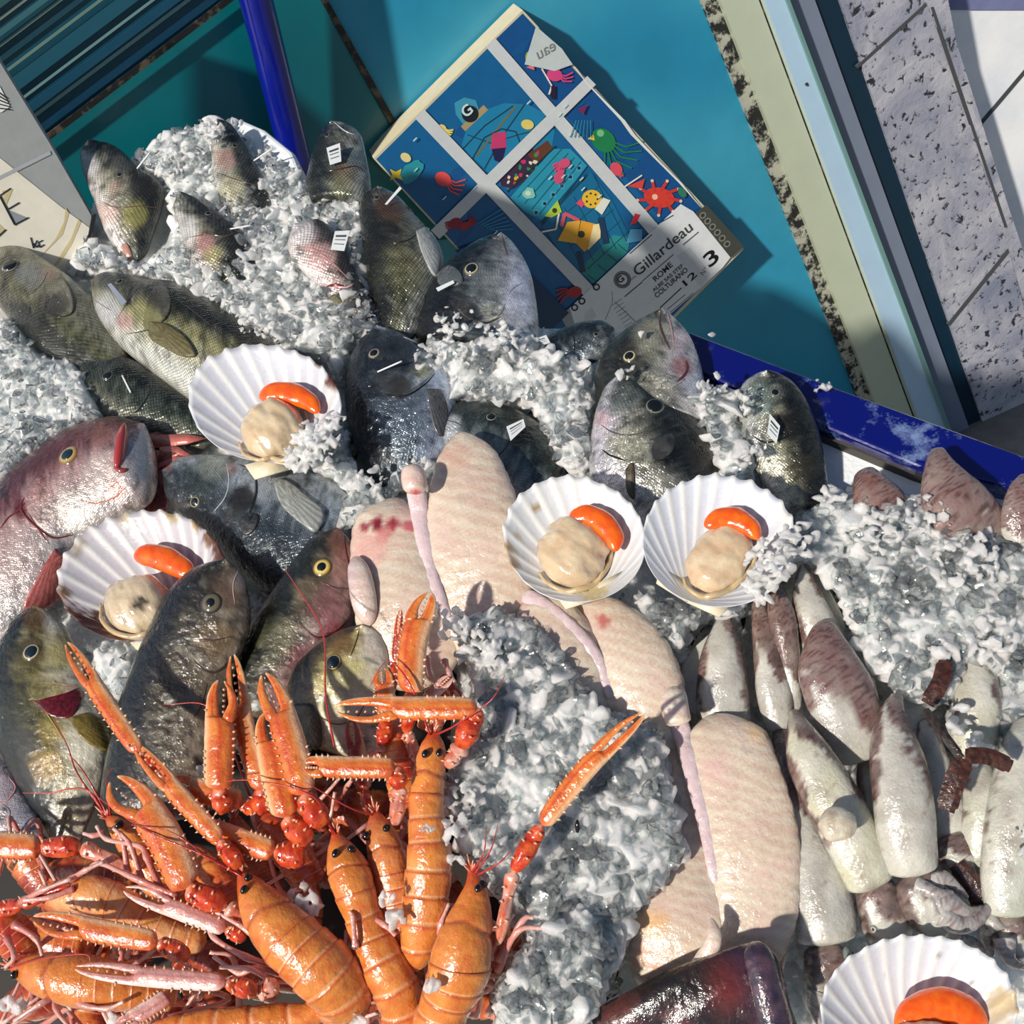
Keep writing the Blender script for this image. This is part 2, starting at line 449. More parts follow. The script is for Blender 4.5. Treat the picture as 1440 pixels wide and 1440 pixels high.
# dark window with horizontal ribs, upper left
M['win'] = NT('ribbed_window_glass').m
def winmat():
    t = NT('ribbed_teal_glass'); t.set(Roughness=.12, Coat_Weight=.5)
    t.l(t.attr(), t.b.inputs['Base Color']); t.bump(t.noise(25, 4), .2, .003); return t.m
M['win'] = winmat()
PL = Q1; 
wn = slab('window_1', [(-90, 240), (-90, -120), (360, -120), (300, 18), (40, 212), (40, 330), (-90, 420)], 0, .01, M['win'], None, (24, 84, 104), PL, NL, 'structure')
# ribs parallel to the sill; pale ones carry painted hazy reflections of the glass
R0 = random.Random(3)
sill = Vector((260, -196)); 
for k, (d, w, c) in enumerate([(14, 10, (22, 70, 98)), (34, 5, (120, 165, 165)), (46, 12, (30, 84, 110)), (64, 4, (125, 165, 165)), (86, 20, (40, 98, 118)), (108, 4, (120, 150, 140)), (126, 8, (36, 80, 96)),
                               (142, 4, (110, 140, 135)), (156, 8, (70, 120, 128)), (172, 4, (130, 150, 140)), (190, 12, (60, 105, 110)), (212, 6, (120, 140, 135)), (236, 18, (76, 112, 118)), (262, 10, (110, 135, 135))]):
    nx, ny = -196/325.6, -260/325.6
    a = (40+nx*d-60*.8, 212+ny*d+60*.6); b = (360+nx*d, -29+ny*d)
    s = seam('window_rib', a, b, w, M['win'], .002+.003*(k % 3), PL, NL, None, c, .004, wn)
seam('trim_2', (-10, 252), (330, -6), 9, M['seam'], .012, PL, NL)
# ---------------------------------------------------------------- door frame strips (right), as a profile of stepped boards
def board(name, ax, bx, off, thick, mat, col=(200, 200, 200), kind='structure'):
    # ax, bx: left and right edge as (x at y=0, x at y=460)
    ex = lambda e, y: e[0]+(e[1]-e[0])*y/460
    return slab(name, [(ex(ax, -60), -60), (ex(bx, -60), -60), (ex(bx, 760), 760), (ex(ax, 760), 760)], off, thick, mat, None, col, None, None, kind)
g0, g1, g2, g3, g4, g5 = (986, 1168), (1013, 1190), (1076, 1245), (1108, 1280), (1146, 1312), (1181, 1337)
board('trim_3', g0, g1, .008, .02, M['gasket'])
board('trim_4', g1, g2, .02, .03, M['metalw'], (188, 196, 172))
board('trim_5', g2, g3, .028, .03, M['metalw'], (176, 205, 228))
board('trim_6', (1106, 1278), (1111, 1284), .034, .03, M['metalw'], (110, 150, 145))
board('trim_7', g3, g4, .012, .03, M['metalw'], (120, 130, 150))
board('trim_gap_shade', g4, g5, .006, .02, M['navy'])  # shade of the gap painted as a dark navy strip
seam('trim_9', (1046, -60), (1290, 600), 2.0, M['seam'], .0205)
sc = wall(1134, 118, .0285); v, f, _, c = ellipsoid(sc, .0028, .0028, .0014, CR, CU, NA, 14, 8)
o = mesh('screw', v, f, M['steel'], None); tagit(o, 'small round screw head in the pale blue door frame strip', 'screw')
# stone wall tiles
e = lambda y: 1181+(1337-1181)*y/460
slab('wall_right', [(e(-60), -60), (1280, -60), (1303, 2), (1331, 70), (1405, 303), (1445, 450), (1520, 760), (e(760), 760)], .012, .03, M['stone'], kind='structure')
seam('trim_10', (1205, 95), (1306, 3), 4, M['grout'], .0128)
seam('trim_11', (1334, 457), (1430, 338), 5, M['grout'], .0128)
slab('trim_12', [(1290, -60), (1322, -60), (1345, 60), (1418, 290), (1438, 350), (1500, 560), (1480, 560), (1424, 365), (1404, 303), (1331, 70), (1303, 2)], .016, .03, M['stone'], kind='structure')
seam('trim_13', (1311, 10), (1415, 320), 4, M['grout'], .0168)
# sunlit paving beyond, a level further back
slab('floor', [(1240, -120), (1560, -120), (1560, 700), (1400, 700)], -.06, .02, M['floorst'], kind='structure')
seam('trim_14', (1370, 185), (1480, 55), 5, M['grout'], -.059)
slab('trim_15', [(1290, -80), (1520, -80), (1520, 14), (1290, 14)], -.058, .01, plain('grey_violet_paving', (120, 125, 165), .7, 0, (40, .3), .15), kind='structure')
# post
a = wall(338, -90, .085); b = wall(425, 262, .085)
v, f, u, c = tube([a, a.lerp(b, .33), a.lerp(b, .66), b], .0195, 28, 20, (8, 22, 128))
o = mesh('blue_post', v, f, M['gloss'], None, c); fixn(o); tagit(o, 'round glossy blue metal post standing behind the ice at the teal wall', 'post')
# ---------------------------------------------------------------- oyster crate
PB = PA+NA*.052
def bx(x, y, off=0.0): return onplane(x, y, PB+NA*off, NA)
crate = thing('oyster_crate', 'blue printed oyster crate with white straps leaning on the turquoise wall', 'crate', bx(820, 470))
q = [(525, 223), (735, 14), (1046, 350), (836, 560)]
v, f = prism_pts([bx(*p) for p in q], -NA*.045)
o = mesh('crate_body', v, f, M['card'], crate, [(205, 195, 165)]*8, smooth=False); fixn(o)
art = Acc(); AK = [0]
def flat(acc, pts, col, off=None, P2=None):
    AK[0] += 1; P2 = P2 or bx
    o = (.0004+AK[0]*.000012) if off is None else off
    v, f = prism_pts([P2(a, b, o) for a, b in pts], -NA*.0003)
    acc.add(v, f, col=col)
def line(acc, pts, w, col, off=None):
    for a, b in zip(pts[:-1], pts[1:]):
        dx, dy = b[0]-a[0], b[1]-a[1]; L = math.hypot(dx, dy) or 1; ex, ey = -dy/L*w/2, dx/L*w/2
        flat(acc, [(a[0]+ex, a[1]+ey), (b[0]+ex, b[1]+ey), (b[0]-ex, b[1]-ey), (a[0]-ex, a[1]-ey)], col, off)
def blob(acc, x, y, rx, ry, col, ang=0, n=18, wob=0, sd=1):
    r = random.Random(sd); pts = []
    for i in range(n):
        t = 2*PI*i/n; k = 1+wob*(r.random()-.5)*2; u, w = rx*k*math.cos(t), ry*k*math.sin(t)
        pts.append((x+u*math.cos(ang)-w*math.sin(ang), y+u*math.sin(ang)+w*math.cos(ang)))
    flat(acc, pts, col)
Zb = lambda *p: [(480+p[i]/2.483, p[i+1]/2.483) for i in range(0, len(p), 2)]
Zc = lambda *p: [(680+p[i]/4.5, 60+p[i+1]/4.5) for i in range(0, len(p), 2)]
Zd = lambda *p: [(770+p[i]/4.8, 260+p[i+1]/4.8) for i in range(0, len(p), 2)]
flat(art, [(529, 224), (735, 19), (1040, 350), (836, 555)], (10, 96, 150))
flat(art, [(735, 19), (1040, 350), (1000, 390), (850, 215), (690, 62)], (8, 78, 138))
R1 = random.Random(5)
for i in range(26):
    s, t = R1.uniform(.05, .95), R1.uniform(.05, .8); x = 529+206*s+307*t; y = 224-205*s+331*t
    blob(art, x, y, R1.uniform(8, 20), R1.uniform(4, 9), R1.choice([(16, 110, 165), (8, 84, 142), (20, 120, 170)]), -.78, 12, .2, i)
# dome
flat(art, Zb(420, 510, 440, 440, 500, 385, 570, 360, 650, 365, 720, 400, 745, 460, 735, 515, 590, 670, 500, 590), (24, 128, 172))
for pts in (Zb(425, 520, 500, 440, 600, 370), Zb(500, 590, 560, 480, 640, 365), Zb(560, 640, 640, 500, 720, 400)): line(art, pts, 2, (20, 60, 80))
line(art, Zb(440, 470, 520, 500, 620, 470, 740, 440), 1.6, (20, 70, 90)); line(art, Zb(470, 545, 610, 370), 3, (110, 110, 80))
line(art, Zb(455, 560, 500, 480, 560, 450, 610, 460, 625, 500), 2, (18, 60, 84))
flat(art, Zb(400, 400, 395, 360, 430, 340, 470, 350, 480, 380, 430, 440), (60, 150, 180))
line(art, Zb(425, 450, 505, 375), 9, (170, 150, 110)); blob(art, *Zb(450, 398)[0], 12, 12, (20, 30, 40)); 
flat(art, Zb(520, 520, 530, 465, 575, 460, 575, 525), (200, 60, 110)); flat(art, Zb(525, 520, 575, 515, 560, 570, 535, 560), (30, 30, 80))
flat(art, Zb(560, 650, 545, 610, 640, 500, 670, 520, 690, 600, 600, 660), (60, 40, 70))
flat(art, Zb(650, 540, 720, 490, 740, 520, 680, 570), (100, 60, 40))
for i in range(26):
    x, y = R1.uniform(560, 700), R1.uniform(520, 650)
    if abs((x-560)*.75+(y-650)) < 70: blob(art, *Zb(x, y)[0], R1.uniform(1.5, 4), R1.uniform(1.5, 3), R1.choice([(220, 180, 60), (210, 50, 110), (40, 150, 90), (230, 220, 200), (180, 90, 40)]), R1.random()*3, 8, .3, i)
# city blocks
flat(art, Zb(590, 690, 740, 520, 800, 520, 860, 580, 700, 770, 640, 740), (40, 148, 175))
flat(art, Zb(700, 790, 870, 600, 940, 690, 1010, 830, 870, 980, 800, 930), (14, 108, 150))
flat(art, Zb(830, 940, 950, 820, 1010, 830, 1000, 880, 880, 990), (40, 140, 140))
line(art, Zb(580, 670, 750, 510), 2.2, (20, 50, 60)); line(art, Zb(700, 780, 860, 610), 3.5, (12, 70, 90))
for i in range(6):
    s = i/5; line(art, Zb(700+170*s+10, 790-190*s+10, 800+100*s+100*s, 950-100*s), 1.2, (14, 70, 110))
    x, y = Zb(680+150*s, 742-155*s)[0]; blob(art, x, y, 6, 6, (70, 160, 190), .8, 4); blob(art, x, y, 2.8, 2.8, (15, 25, 40), .8, 4)
for i in range(5): line(art, Zb(615+25*i, 690+20*i, 770+22*i, 520+15*i), 1.1, (16, 90, 120)); line(art, Zb(740+30*i, 780+40*i, 900+25*i, 650+40*i), 1.1, (20, 80, 110))
for i in range(4): line(art, Zb(860+35*i, 960-36*i, 900+34*i, 990-36*i), 1.4, (10, 90, 100))
# creatures
def squidlet(x, y, r, col, a, n=4, L=30):
    blob(art, x, y, r, r*.8, col, a)
    for k in range(n):
        b = a+(k-(n-1)/2)*.25; line(art, [(x+r*.6*math.cos(b), y+r*.6*math.sin(b)), (x+L*.6*math.cos(b+.15), y+L*.6*math.sin(b+.15)), (x+L*math.cos(b-.1), y+L*math.sin(b-.1))], 2.2, col)
squidlet(*Zb(355, 625)[0], 12, (232, 84, 84), .5, 4, 32)
blob(art, *Zb(245, 600)[0], 20, 12, (40, 150, 165), -.8, 16, .1); blob(art, *Zb(225, 550)[0], 8, 6, (230, 215, 150), .6); flat(art, Zb(170, 590, 190, 600, 210, 590, 205, 610, 215, 630, 190, 620, 170, 630, 178, 610), (235, 205, 60))
squidlet(*Zb(352, 447)[0], 6, (235, 215, 110), .5, 3, 16)
blob(art, *Zb(650, 435)[0], 9, 7, (225, 205, 110), .2); squidlet(*Zb(915, 490)[0], 19, (24, 128, 76), .75, 6, 56); blob(art, *Zb(905, 465)[0], 5, 5, (120, 190, 140)); flat(art, Zb(860, 485, 880, 470, 885, 490), (235, 200, 80))
squidlet(*Zb(960, 590)[0], 10, (220, 80, 100), 1.0, 2, 14)
x, y = Zb(1110, 690)[0]; blob(art, x, y, 22, 14, (214, 62, 50), .2)
for k in range(9):
    b = 2*PI*k/9; line(art, [(x+12*math.cos(b), y+9*math.sin(b)), (x+31*math.cos(b+.2), y+25*math.sin(b+.2))], 4, (206, 56, 48)); blob(art, x+31*math.cos(b+.2), y+25*math.sin(b+.2), 2.2, 2.2, (230, 200, 190))
blob(art, x-6, y-1, 4, 4, (240, 190, 160))
flat(art, Zb(1000, 650, 1060, 625, 1050, 660), (215, 70, 60)); line(art, Zb(985, 655, 1050, 612), 2, (225, 225, 215))
x, y = Zb(875, 695)[0]; blob(art, x, y, 14, 13, (236, 190, 60)); 
for k in range(7): blob(art, x+8*math.cos(k*.9), y+8*math.sin(k*.9), 1.6, 1.6, (70, 60, 40))
flat(art, Zb(885, 730, 915, 690, 940, 700, 910, 750), (225, 230, 220)); flat(art, Zb(820, 710, 835, 695, 850, 710, 840, 725), (225, 80, 110))
line(art, Zb(700, 810, 750, 800, 760, 745), 2.4, (240, 230, 220)); line(art, Zb(770, 790, 780, 745, 830, 770), 5, (222, 90, 110))
flat(art, Zb(710, 755, 755, 700, 770, 740, 735, 760), (176, 205, 70)); blob(art, *Zb(745, 735)[0], 3.6, 3.6, (60, 60, 30))
flat(art, Zb(755, 840, 790, 775, 835, 770, 820, 850), (240, 178, 60)); flat(art, Zb(820, 850, 838, 770, 900, 785, 900, 820, 850, 880), (232, 165, 50)); flat(art, Zb(880, 785, 905, 780, 905, 830, 860, 875), (245, 225, 170)); blob(art, *Zb(838, 818)[0], 5, 5, (60, 60, 50))
line(art, Zb(830, 880, 845, 950), 7, (30, 60, 90)); line(art, Zb(905, 760, 925, 850), 8, (26, 56, 90))
flat(art, Zb(995, 850, 1010, 800, 1050, 800, 1050, 840), (90, 160, 200)); flat(art, Zb(1010, 785, 1025, 745, 1045, 750, 1030, 780), (215, 50, 60))
blob(art, *Zb(655, 675)[0], 9, 8, (130, 200, 190), 0, 14, .15); blob(art, *Zb(652, 675)[0], 4, 3.5, (210, 225, 200))
squidlet(*Zb(745, 262)[0], 11, (215, 70, 130), .2, 3, 26); line(art, Zb(700, 240, 735, 300, 725, 330), 2.2, (235, 220, 210)); line(art, Zb(740, 300, 740, 345), 6, (40, 24, 50)); blob(art, *Zb(655, 200)[0], 5, 8, (160, 170, 60)); flat(art, Zb(645, 235, 670, 225, 675, 245), (225, 120, 120))
for k, (a, b) in enumerate([(430, 790), (400, 780), (780, 570), (760, 620), (690, 1010), (740, 1060), (815, 1020), (700, 1090)]): squidlet(*Zb(a, b)[0], R1.uniform(5, 10), R1.choice([(150, 30, 60), (170, 40, 50), (200, 50, 60)]) if k > 3 or k < 2 else (215, 80, 120), R1.uniform(0, 6), 4, R1.uniform(14, 26))
blob(art, *Zb(1190, 672)[0], 8, 5, (50, 120, 90), .9); flat(art, Zb(825, 380, 860, 365, 845, 400), (120, 40, 90))
for i in range(16):
    s, t = R1.uniform(.08, .92), R1.uniform(.04, .6); x = 529+206*s+307*t; y = 224-205*s+331*t
    line(art, [(x, y), (x+5, y-5)], 1.8, (190, 220, 220))
for i in range(6): line(art, Zb(480+i*9, 780+i*5, 560+i*8, 730+i*14), 1, (60, 150, 180)); line(art, Zb(820+i*10, 420, 800+i*14, 480), 1, (50, 140, 160))
flat(art, [(640, 352), (672, 392), (760, 480), (800, 440), (740, 380), (700, 330)], (12, 60, 96))  # shadow at the crate's lower left, put in as a dark blue patch
flat(art, Zb(1235, 745, 1275, 715, 1405, 860, 1360, 900), (66, 70, 64))
for i in range(6): blob(art, *Zb(1262+i*17, 752+i*20)[0], 4.5, 5.5, (125, 125, 115), .8, 8); blob(art, *Zb(1262+i*17, 752+i*20)[0], 2.6, 3.2, (50, 52, 50), .8, 8)
art.put('printed_artwork', M['print'], crate, smooth=False)
st = Acc(); AK[0] = 60
def strap(pts, w):
    a, b = pts; line(st, [a, b], w, (205, 210, 212), .0026+AK[0]*1e-6); AK[0] += 60
strap(((690, 60), (930, 335)), 18); strap(((590, 160), (830, 412)), 18); strap(((612, 330), (832, 113)), 17)
st.put('strap', M['print'], crate, smooth=False)
# torn label corner
tl = Acc(); line_ = Zb(680, 92, 640, 225, 745, 248, 808, 225, 770, 170)
flat(tl, line_, (196, 204, 204), .0032); flat(tl, Zb(808, 225, 860, 290, 990, 420, 1025, 470, 1110, 560, 1190, 640, 1260, 730, 1180, 640, 1090, 550, 1010, 470, 975, 420, 850, 285), (225, 228, 225), .003)
tl.put('torn_paper', M['print'], crate, smooth=False)
# label
lb = Acc()
flat(lb, Zd(150, 830, 900, 130, 985, 180, 1235, 490, 1180, 560, 1030, 700, 830, 870, 640, 1010, 350, 1100, 180, 930), (222, 226, 228), .0034)
flat(lb, Zd(80, 880, 150, 830, 200, 950, 150, 1000), (150, 155, 158), .0032)
flat(lb, Zd(870, 480, 960, 420, 1100, 600, 1030, 690), (205, 210, 214), .0035)
flat(lb, Zd(250, 870, 300, 830, 330, 880, 290, 930, 240, 940), (205, 210, 214), .0035)
lb.put('label', M['print'], crate, smooth=False)
ink = Acc()
def ln(acc, p, w, c=(40, 42, 44), off=.0037): line(acc, p, w, c, off)
for a in (Zd(555, 465, 705, 335), Zd(760, 255, 850, 205)): ln(ink, a, 1.2)
ln(ink, Zd(520, 755, 640, 655), 1.6, (90, 92, 94)); ln(ink, Zd(640, 650, 850, 470), 1.4, (110, 112, 114)); ln(ink, Zd(915, 405, 1020, 318), 1.6, (100, 100, 100))
ln(ink, Zd(760, 830, 905, 695), 1.5, (50, 50, 50)); ln(ink, Zd(810, 840, 930, 740), 1.0, (110, 110, 110)); ln(ink, Zd(830, 860, 985, 730), 1.0, (120, 120, 120))
for i in range(7): ln(ink, Zd(435+i*14, 815+i*24, 500+i*12, 770+i*26), .9, (150, 152, 154))
ln(ink, Zd(455, 790, 600, 930), 1.0, (120, 120, 120)); ln(ink, Zd(435, 720, 440, 790, 390, 910), .9, (120, 150, 140))
def ring3(acc, x, y, r, w, c): 
    ps = [(x+r*math.cos(t*PI/10), y+r*math.sin(t*PI/10)) for t in range(21)]; line(acc, ps, w, c, .0037)
for r_ in (11.5, 9.6, 8): ring3(ink, *Zd(505, 640)[0], r_, 1.4, (90, 92, 94))
for (a, b) in ((330, 690), (232, 785), (183, 828)): ring3(ink, *Zd(a, b)[0], 4.0, 2.2, (40, 42, 44))
ink.put('label_lines', M['print'], crate, smooth=False)
def text(name, s, S, E, hgt, col, off, parent, bold=0.0, plane=None, flip=False, shear=0):
    cu = bpy.data.curves.new(name, 'FONT'); cu.body = s; cu.size = 1; cu.offset = bold; cu.shear = shear; cu.extrude = 0
    ob = bpy.data.objects.new(name, cu); C.objects.link(ob)
    me = ob.evaluated_get(bpy.context.evaluated_depsgraph_get()).to_mesh()
    vs = [tuple(v.co) for v in me.vertices]; fs = [tuple(p.vertices) for p in me.polygons]
    bpy.data.objects.remove(ob)
    x0 = min(v[0] for v in vs); x1 = max(v[0] for v in vs); y1 = max(v[1] for v in vs)
    pl = plane or bx; A = pl(*S, off); B = pl(*E, off); X = (B-A); Y = NA.cross(X).normalized()
    hm = hgt*depth(A)/F
    out = []
    for v in vs:
        u = (v[0]-x0)/(x1-x0); 
        if flip: u = 1-u
        out.append(A+X*u+Y*(v[1]/y1*hm))
    return mesh(name, out, fs, plain(name+'_ink', col, .5), parent, smooth=False)
text('brand_lettering', 'Gillardeau', *Zd(610, 620, 985, 300), 17, (62, 64, 68), .0038, crate, .01)
text('emblem_letter', 'G', *Zd(488, 668, 522, 638), 10, (60, 62, 66), .0038, crate, .03)
text('huitres_lettering', 'HUÎTRES', *Zd(562, 650, 600, 618), 3.4, (90, 90, 90), .0038, crate)
text('address_line', 'ROME', *Zd(730, 655, 848, 545), 9, (60, 60, 64), .0038, crate, .02)
text('address_line', 'ALBE SAS STEF', *Zd(718, 725, 920, 550), 6, (70, 70, 74), .0038, crate, .02)
text('address_line', 'COLTURANO', *Zd(738, 765, 950, 580), 8.2, (60, 60, 64), .0038, crate, .02)
text('count_number', '12', *Zd(935, 685, 1012, 612), 11, (18, 18, 20), .0038, crate, .012)
text('size_prefix', 'N°', *Zd(1052, 612, 1085, 572), 8, (90, 90, 90), .0038, crate)
text('size_number', '3', *Zd(1095, 560, 1165, 500), 23, (16, 16, 18), .0038, crate, .015)
text('emblem_letter', 'G', *Zb(436, 412, 462, 388), 15, (205, 225, 230), .0022, crate, .02)
text('torn_lettering', 'eau', *Zb(690, 208, 752, 172), 10, (120, 124, 124), .0036, crate, 0, None, True)
# ---------------------------------------------------------------- grey carton on the left with cream print
PC = P(60, 330, .05); NC = (CAM-PC).normalized(); NC = (NC*.75+NA*.45).normalized()
def cx_(x, y, off=0.0): return onplane(x, y, PC+NC*off, NC)
box2 = thing('grey_carton', 'grey carton with cream and black printed front at the left edge', 'carton', cx_(80, 400))
v, f = prism_pts([cx_(*p) for p in [(-120, -60), (-38, 20), (0, 88), (70, 202), (128, 303), (131, 330), (104, 380), (60, 440), (-120, 480)]], -NC*.04)
o = mesh('carton_body', v, f, M['card'], box2, [(150, 154, 154)]*len(v), smooth=False); fixn(o)
def flatC(acc, pts, col, off): 
    v, f = prism_pts([cx_(a, b, off) for a, b in pts], -NC*.0003); acc.add(v, f, col=col)
pa = Acc()
flatC(pa, [(-110, 160), (-30, 200), (0, 222), (50, 262), (90, 294), (128, 322), (125, 340), (104, 374), (60, 430), (-110, 470)], (226, 220, 204), .0006)
flatC(pa, [(129, 303), (136, 300), (131, 326), (118, 352), (108, 357), (124, 330)], (24, 26, 30), .0009)
for a in ([(92, 292), (97, 300), (88, 330), (60, 358), (52, 366), (78, 336), (90, 312)], [(110, 308), (114, 312), (100, 345), (82, 372), (74, 376), (100, 335)]): flatC(pa, a, (200, 184, 140), .0009)
flatC(pa, [(3, 268), (18, 266), (8, 290)], (200, 184, 140), .0009); flatC(pa, [(14, 296), (38, 306), (22, 318)], (140, 146, 150), .0009); flatC(pa, [(-4, 312), (8, 324), (-6, 332)], (200, 184, 140), .0009)
flatC(pa, [(-30, 262), (70, 212), (72, 217), (-30, 268)], (168, 170, 174), .0008)
flatC(pa, [(-20, 105), (0, 122), (14, 150), (2, 158), (-30, 160)], (225, 226, 224), .0008)
pa.put('printed_front', M['print'], box2, smooth=False)
k2 = Acc()
def lc(pts, w, c=(26, 28, 32)):
    for a, b in zip(pts[:-1], pts[1:]):
        dx, dy = b[0]-a[0], b[1]-a[1]; L = math.hypot(dx, dy); ex, ey = -dy/L*w/2, dx/L*w/2
        flatC(k2, [(a[0]+ex, a[1]+ey), (b[0]+ex, b[1]+ey), (b[0]-ex, b[1]-ey), (a[0]-ex, a[1]-ey)], c, .0013)
lc([(0, 276), (21, 316)], 3); lc([(0, 275), (15, 265)], 2); lc([(12, 294), (27, 285)], 2); lc([(21, 316), (40, 306)], 2)
lc([(-12, 300), (-4, 334)], 3); lc([(-4, 334), (8, 323)], 2)
lc([(43, 334), (47, 349), (52, 338)], 1.6); lc([(46, 342), (52, 348), (54, 344)], 1.4); lc([(60, 338), (54, 341), (56, 348), (62, 344)], 1.5)
for i in range(5): lc([(-4+i*.5, 128+i*6), (9+i*1.5, 138+i*4)], 1.6)
k2.put('lettering', M['print'], box2, smooth=False)
# ---------------------------------------------------------------- counter, rim, trays
def prism_h(name, pts, h0, h1, mat, parent=None, col=(200, 200, 200), bev=0, label=None):
    poly = [P(a, b, h1) for a, b in pts]
    n = len(poly); v = poly+[p-Vector((0, 0, h1-h0)) for p in poly]
    tris = geometry.tessellate_polygon([poly]); f = [tuple(t) for t in tris]+[tuple(i+n for i in t[::-1]) for t in tris]+[(i, (i+1) % n, (i+1) % n+n, i+n) for i in range(n)]
    o = mesh(name, v, f, mat, parent, [col]*len(v), smooth=False, label=label); fixn(o)
    if bev:
        md = o.modifiers.new('b', 'BEVEL'); md.width = bev; md.segments = 3; md.limit_method = 'ANGLE'
    return o
BEDPOLY = [(-260, 480), (60, 440), (180, 350), (300, 310), (440, 340), (560, 370), (700, 480), (975, 505), (1150, 640), (1440, 735), (1700, 850), (1700, 1650), (-260, 1650)]
ctr = thing('display_counter', 'fish counter with dark blue glossy rim along its back right edge', 'counter', P(1100, 900, -.10))
ct = prism_h('counter_top', BEDPOLY, -.10, -.05, M['steel'], ctr)
rim = prism_h('counter_rim', [(930, 452), (975, 468), (1180, 546), (1440, 640), (1620, 705), (1620, 752), (1440, 690), (1290, 655), (1150, 596), (985, 523), (925, 500)], -.02, .045, M['rim'], ctr, (6, 16, 100), .003, 'dark blue glossy rim')
gl = prism_h('rim_seal', [(985, 524), (1150, 596), (1290, 655), (1310, 664), (1306, 674), (1286, 668), (1148, 610), (990, 540)], -.02, .035, M['steel'], rim, (120, 120, 115))
tr = prism_h('polystyrene_tray', [(1120, 590), (1152, 604), (1290, 662), (1440, 700), (1560, 735), (1560, 830), (1440, 800), (1300, 760), (1150, 730)], -.03, .026, M['foam'], None, (240, 240, 240), .004); tagit(tr, 'white tray edge beside the blue rim above the squid', 'tray')
t2 = prism_h('polystyrene_box', [(322, 172), (340, 166), (372, 180), (412, 212), (424, 240), (400, 280), (340, 270)], -.04, .045, M['foam'], None, (235, 238, 240), .006); tagit(t2, 'white foam box corner sticking out of the ice beside the blue post', 'box')
# ================================================================ fish
PAL = {
 'bass':  ((24, 26, 20), (120, 116, 82), (222, 220, 212), (70, 72, 66)),
 'bream': ((14, 18, 20), (98, 106, 108), (216, 218, 228), (46, 54, 58)),
 'jack':  ((8, 9, 5), (52, 44, 28), (120, 106, 88), (40, 34, 24)),
 'snap':  ((96, 40, 42), (206, 164, 158), (226, 212, 206), (180, 132, 128)),
 'gold':  ((14, 17, 7), (96, 86, 38), (206, 198, 176), (84, 70, 30)),
}
def fishpaint(pal, splats=(), head=.3, sd=0, lo=-.8, hi=.42, mid=0.0):
    d, f, b, hd = PAL[pal] if isinstance(pal, str) else pal
    def fn(x, y, s, v, top):
        n = nz(x, y, sd, .03)*.35+nz(x, y, sd+5, .11)*.22
        t = v+n*.6+mid
        c = mix(f, d, ss(-.05, hi, t)) if t > -.05 else mix(b, f, ss(lo, -.05, t))
        if s < head: c = mix(c, mix(hd, d, ss(.0, .8, t)), .55*ss(head, head*.6, s)*(1 if v > -.5 else .4))
        n3 = nz(x, y, sd+13, .075)+.6*nz(x, y, sd+17, .2); c = mix(c, (12, 14, 12), -.75*n3) if n3 < 0 else mix(c, (236, 234, 220), .38*n3*(1 if v < .4 else .3))
        n2 = nz(x, y, sd+9, .25)
        c = mix(c, (255, 255, 255), .16*max(0, n2)) if n2 > 0 else mix(c, (0, 0, 0), -.3*n2)
        for (a, e, r, col, k) in splats:
            q = ((x-a)**2+(y-e)**2)**.5/r+n*.8
            if q < 1: c = mix(c, col, k*ss(1, .45, q))
        return c
    fn.splats = splats; fn.sd = sd
    return fn
def hs(pairs, h0, h1):
    n = len(pairs)-1
    return [(p[0], p[1], p[2], p[3], h0+(h1-h0)*(i/n)**.8) for i, p in enumerate(pairs)]
FISHB = []
def fish(name, label, cat, pal, mat, pairs, h0, h1, splats=(), th=.46, head=.3, group=None, caps=(.09, .05), sd=0, mid=0.0, disp=None, up=.5, gill=None):
    pr = hs(pairs, h0, h1)
    def dsp(s, a, b, arc):
        if gill is None or b < -.2: return 0
        return 0
    pf = fishpaint(pal, splats, head, sd, mid=mid)
    L = loft(pr, 90, 44, caps, th, pf, disp, up=up); L.pf = pf
    a = L.cen[len(L.cen)//2]; loc = Vector((a[0], a[1], min(v.z for v in L.v)))
    T = thing(name, label, cat, loc, group)
    put('body', L, M[mat], T); FISHB.append(L); L.T = T; L.mat = mat
    return L
def fin(L, outline, col, rayc=None, lift=.0014, label=None, name='pectoral_fin', root=None, mat='dull', dome=.001, nr=16):
    rayc = rayc or mix(col, (255, 255, 255), .22)
    ox, oy = outline[0]
    def pt(x, y, r, a):
        an = math.atan2(y-oy, x-ox); k = .5+.5*math.sin(an*nr*4)
        return mix(col, rayc, k*.7)
    p = patch(L.bvh, outline, lift, 8, .001, pt, 44, dome, 0, 14)
    return put(name, p, M[mat], L.T, label)
def gillcover(L, outline, pt=None, lift=.0012, col=None, dome=.0022):
    def f(x, y, r, a):
        d = ray(x, y).normalized(); l, n, i, t = L.bvh.ray_cast(CAM, d)
        if i is None: l, n, i, t = L.bvh.find_nearest(CAM+d*DIST)
        s, v, tp = L.par[L.f[i][0]]; c = L.pf(x, y, s, v, tp)
        for (a_, e, q, col, k) in pt.splats:
            u = ((x-a_)**2+(y-e)**2)**.5/q+nz(x, y, pt.sd, .05)*.35
            if u < 1: c = mix(c, col, k*.7*ss(1, .3, u))
        return c
    def par(x, y):
        d = ray(x, y).normalized(); l, n, i, t = L.bvh.ray_cast(CAM, d)
        if i is None: l, n, i, t = L.bvh.find_nearest(CAM+d*DIST)
        return L.par[L.f[i][0]][0]
    ss_ = [par(*q) for q in outline]; s0, s1 = min(ss_), max(ss_)
    p = patch(L.bvh, outline, lift*.5, 14, .0012, f, 72, dome*.12, liftf=lambda x, y: -.0012+.0021*ss(.25, .8, (par(x, y)-s0)/(s1-s0+1e-6)))
    return put('gill_cover', p, M[L.mat], L.T)
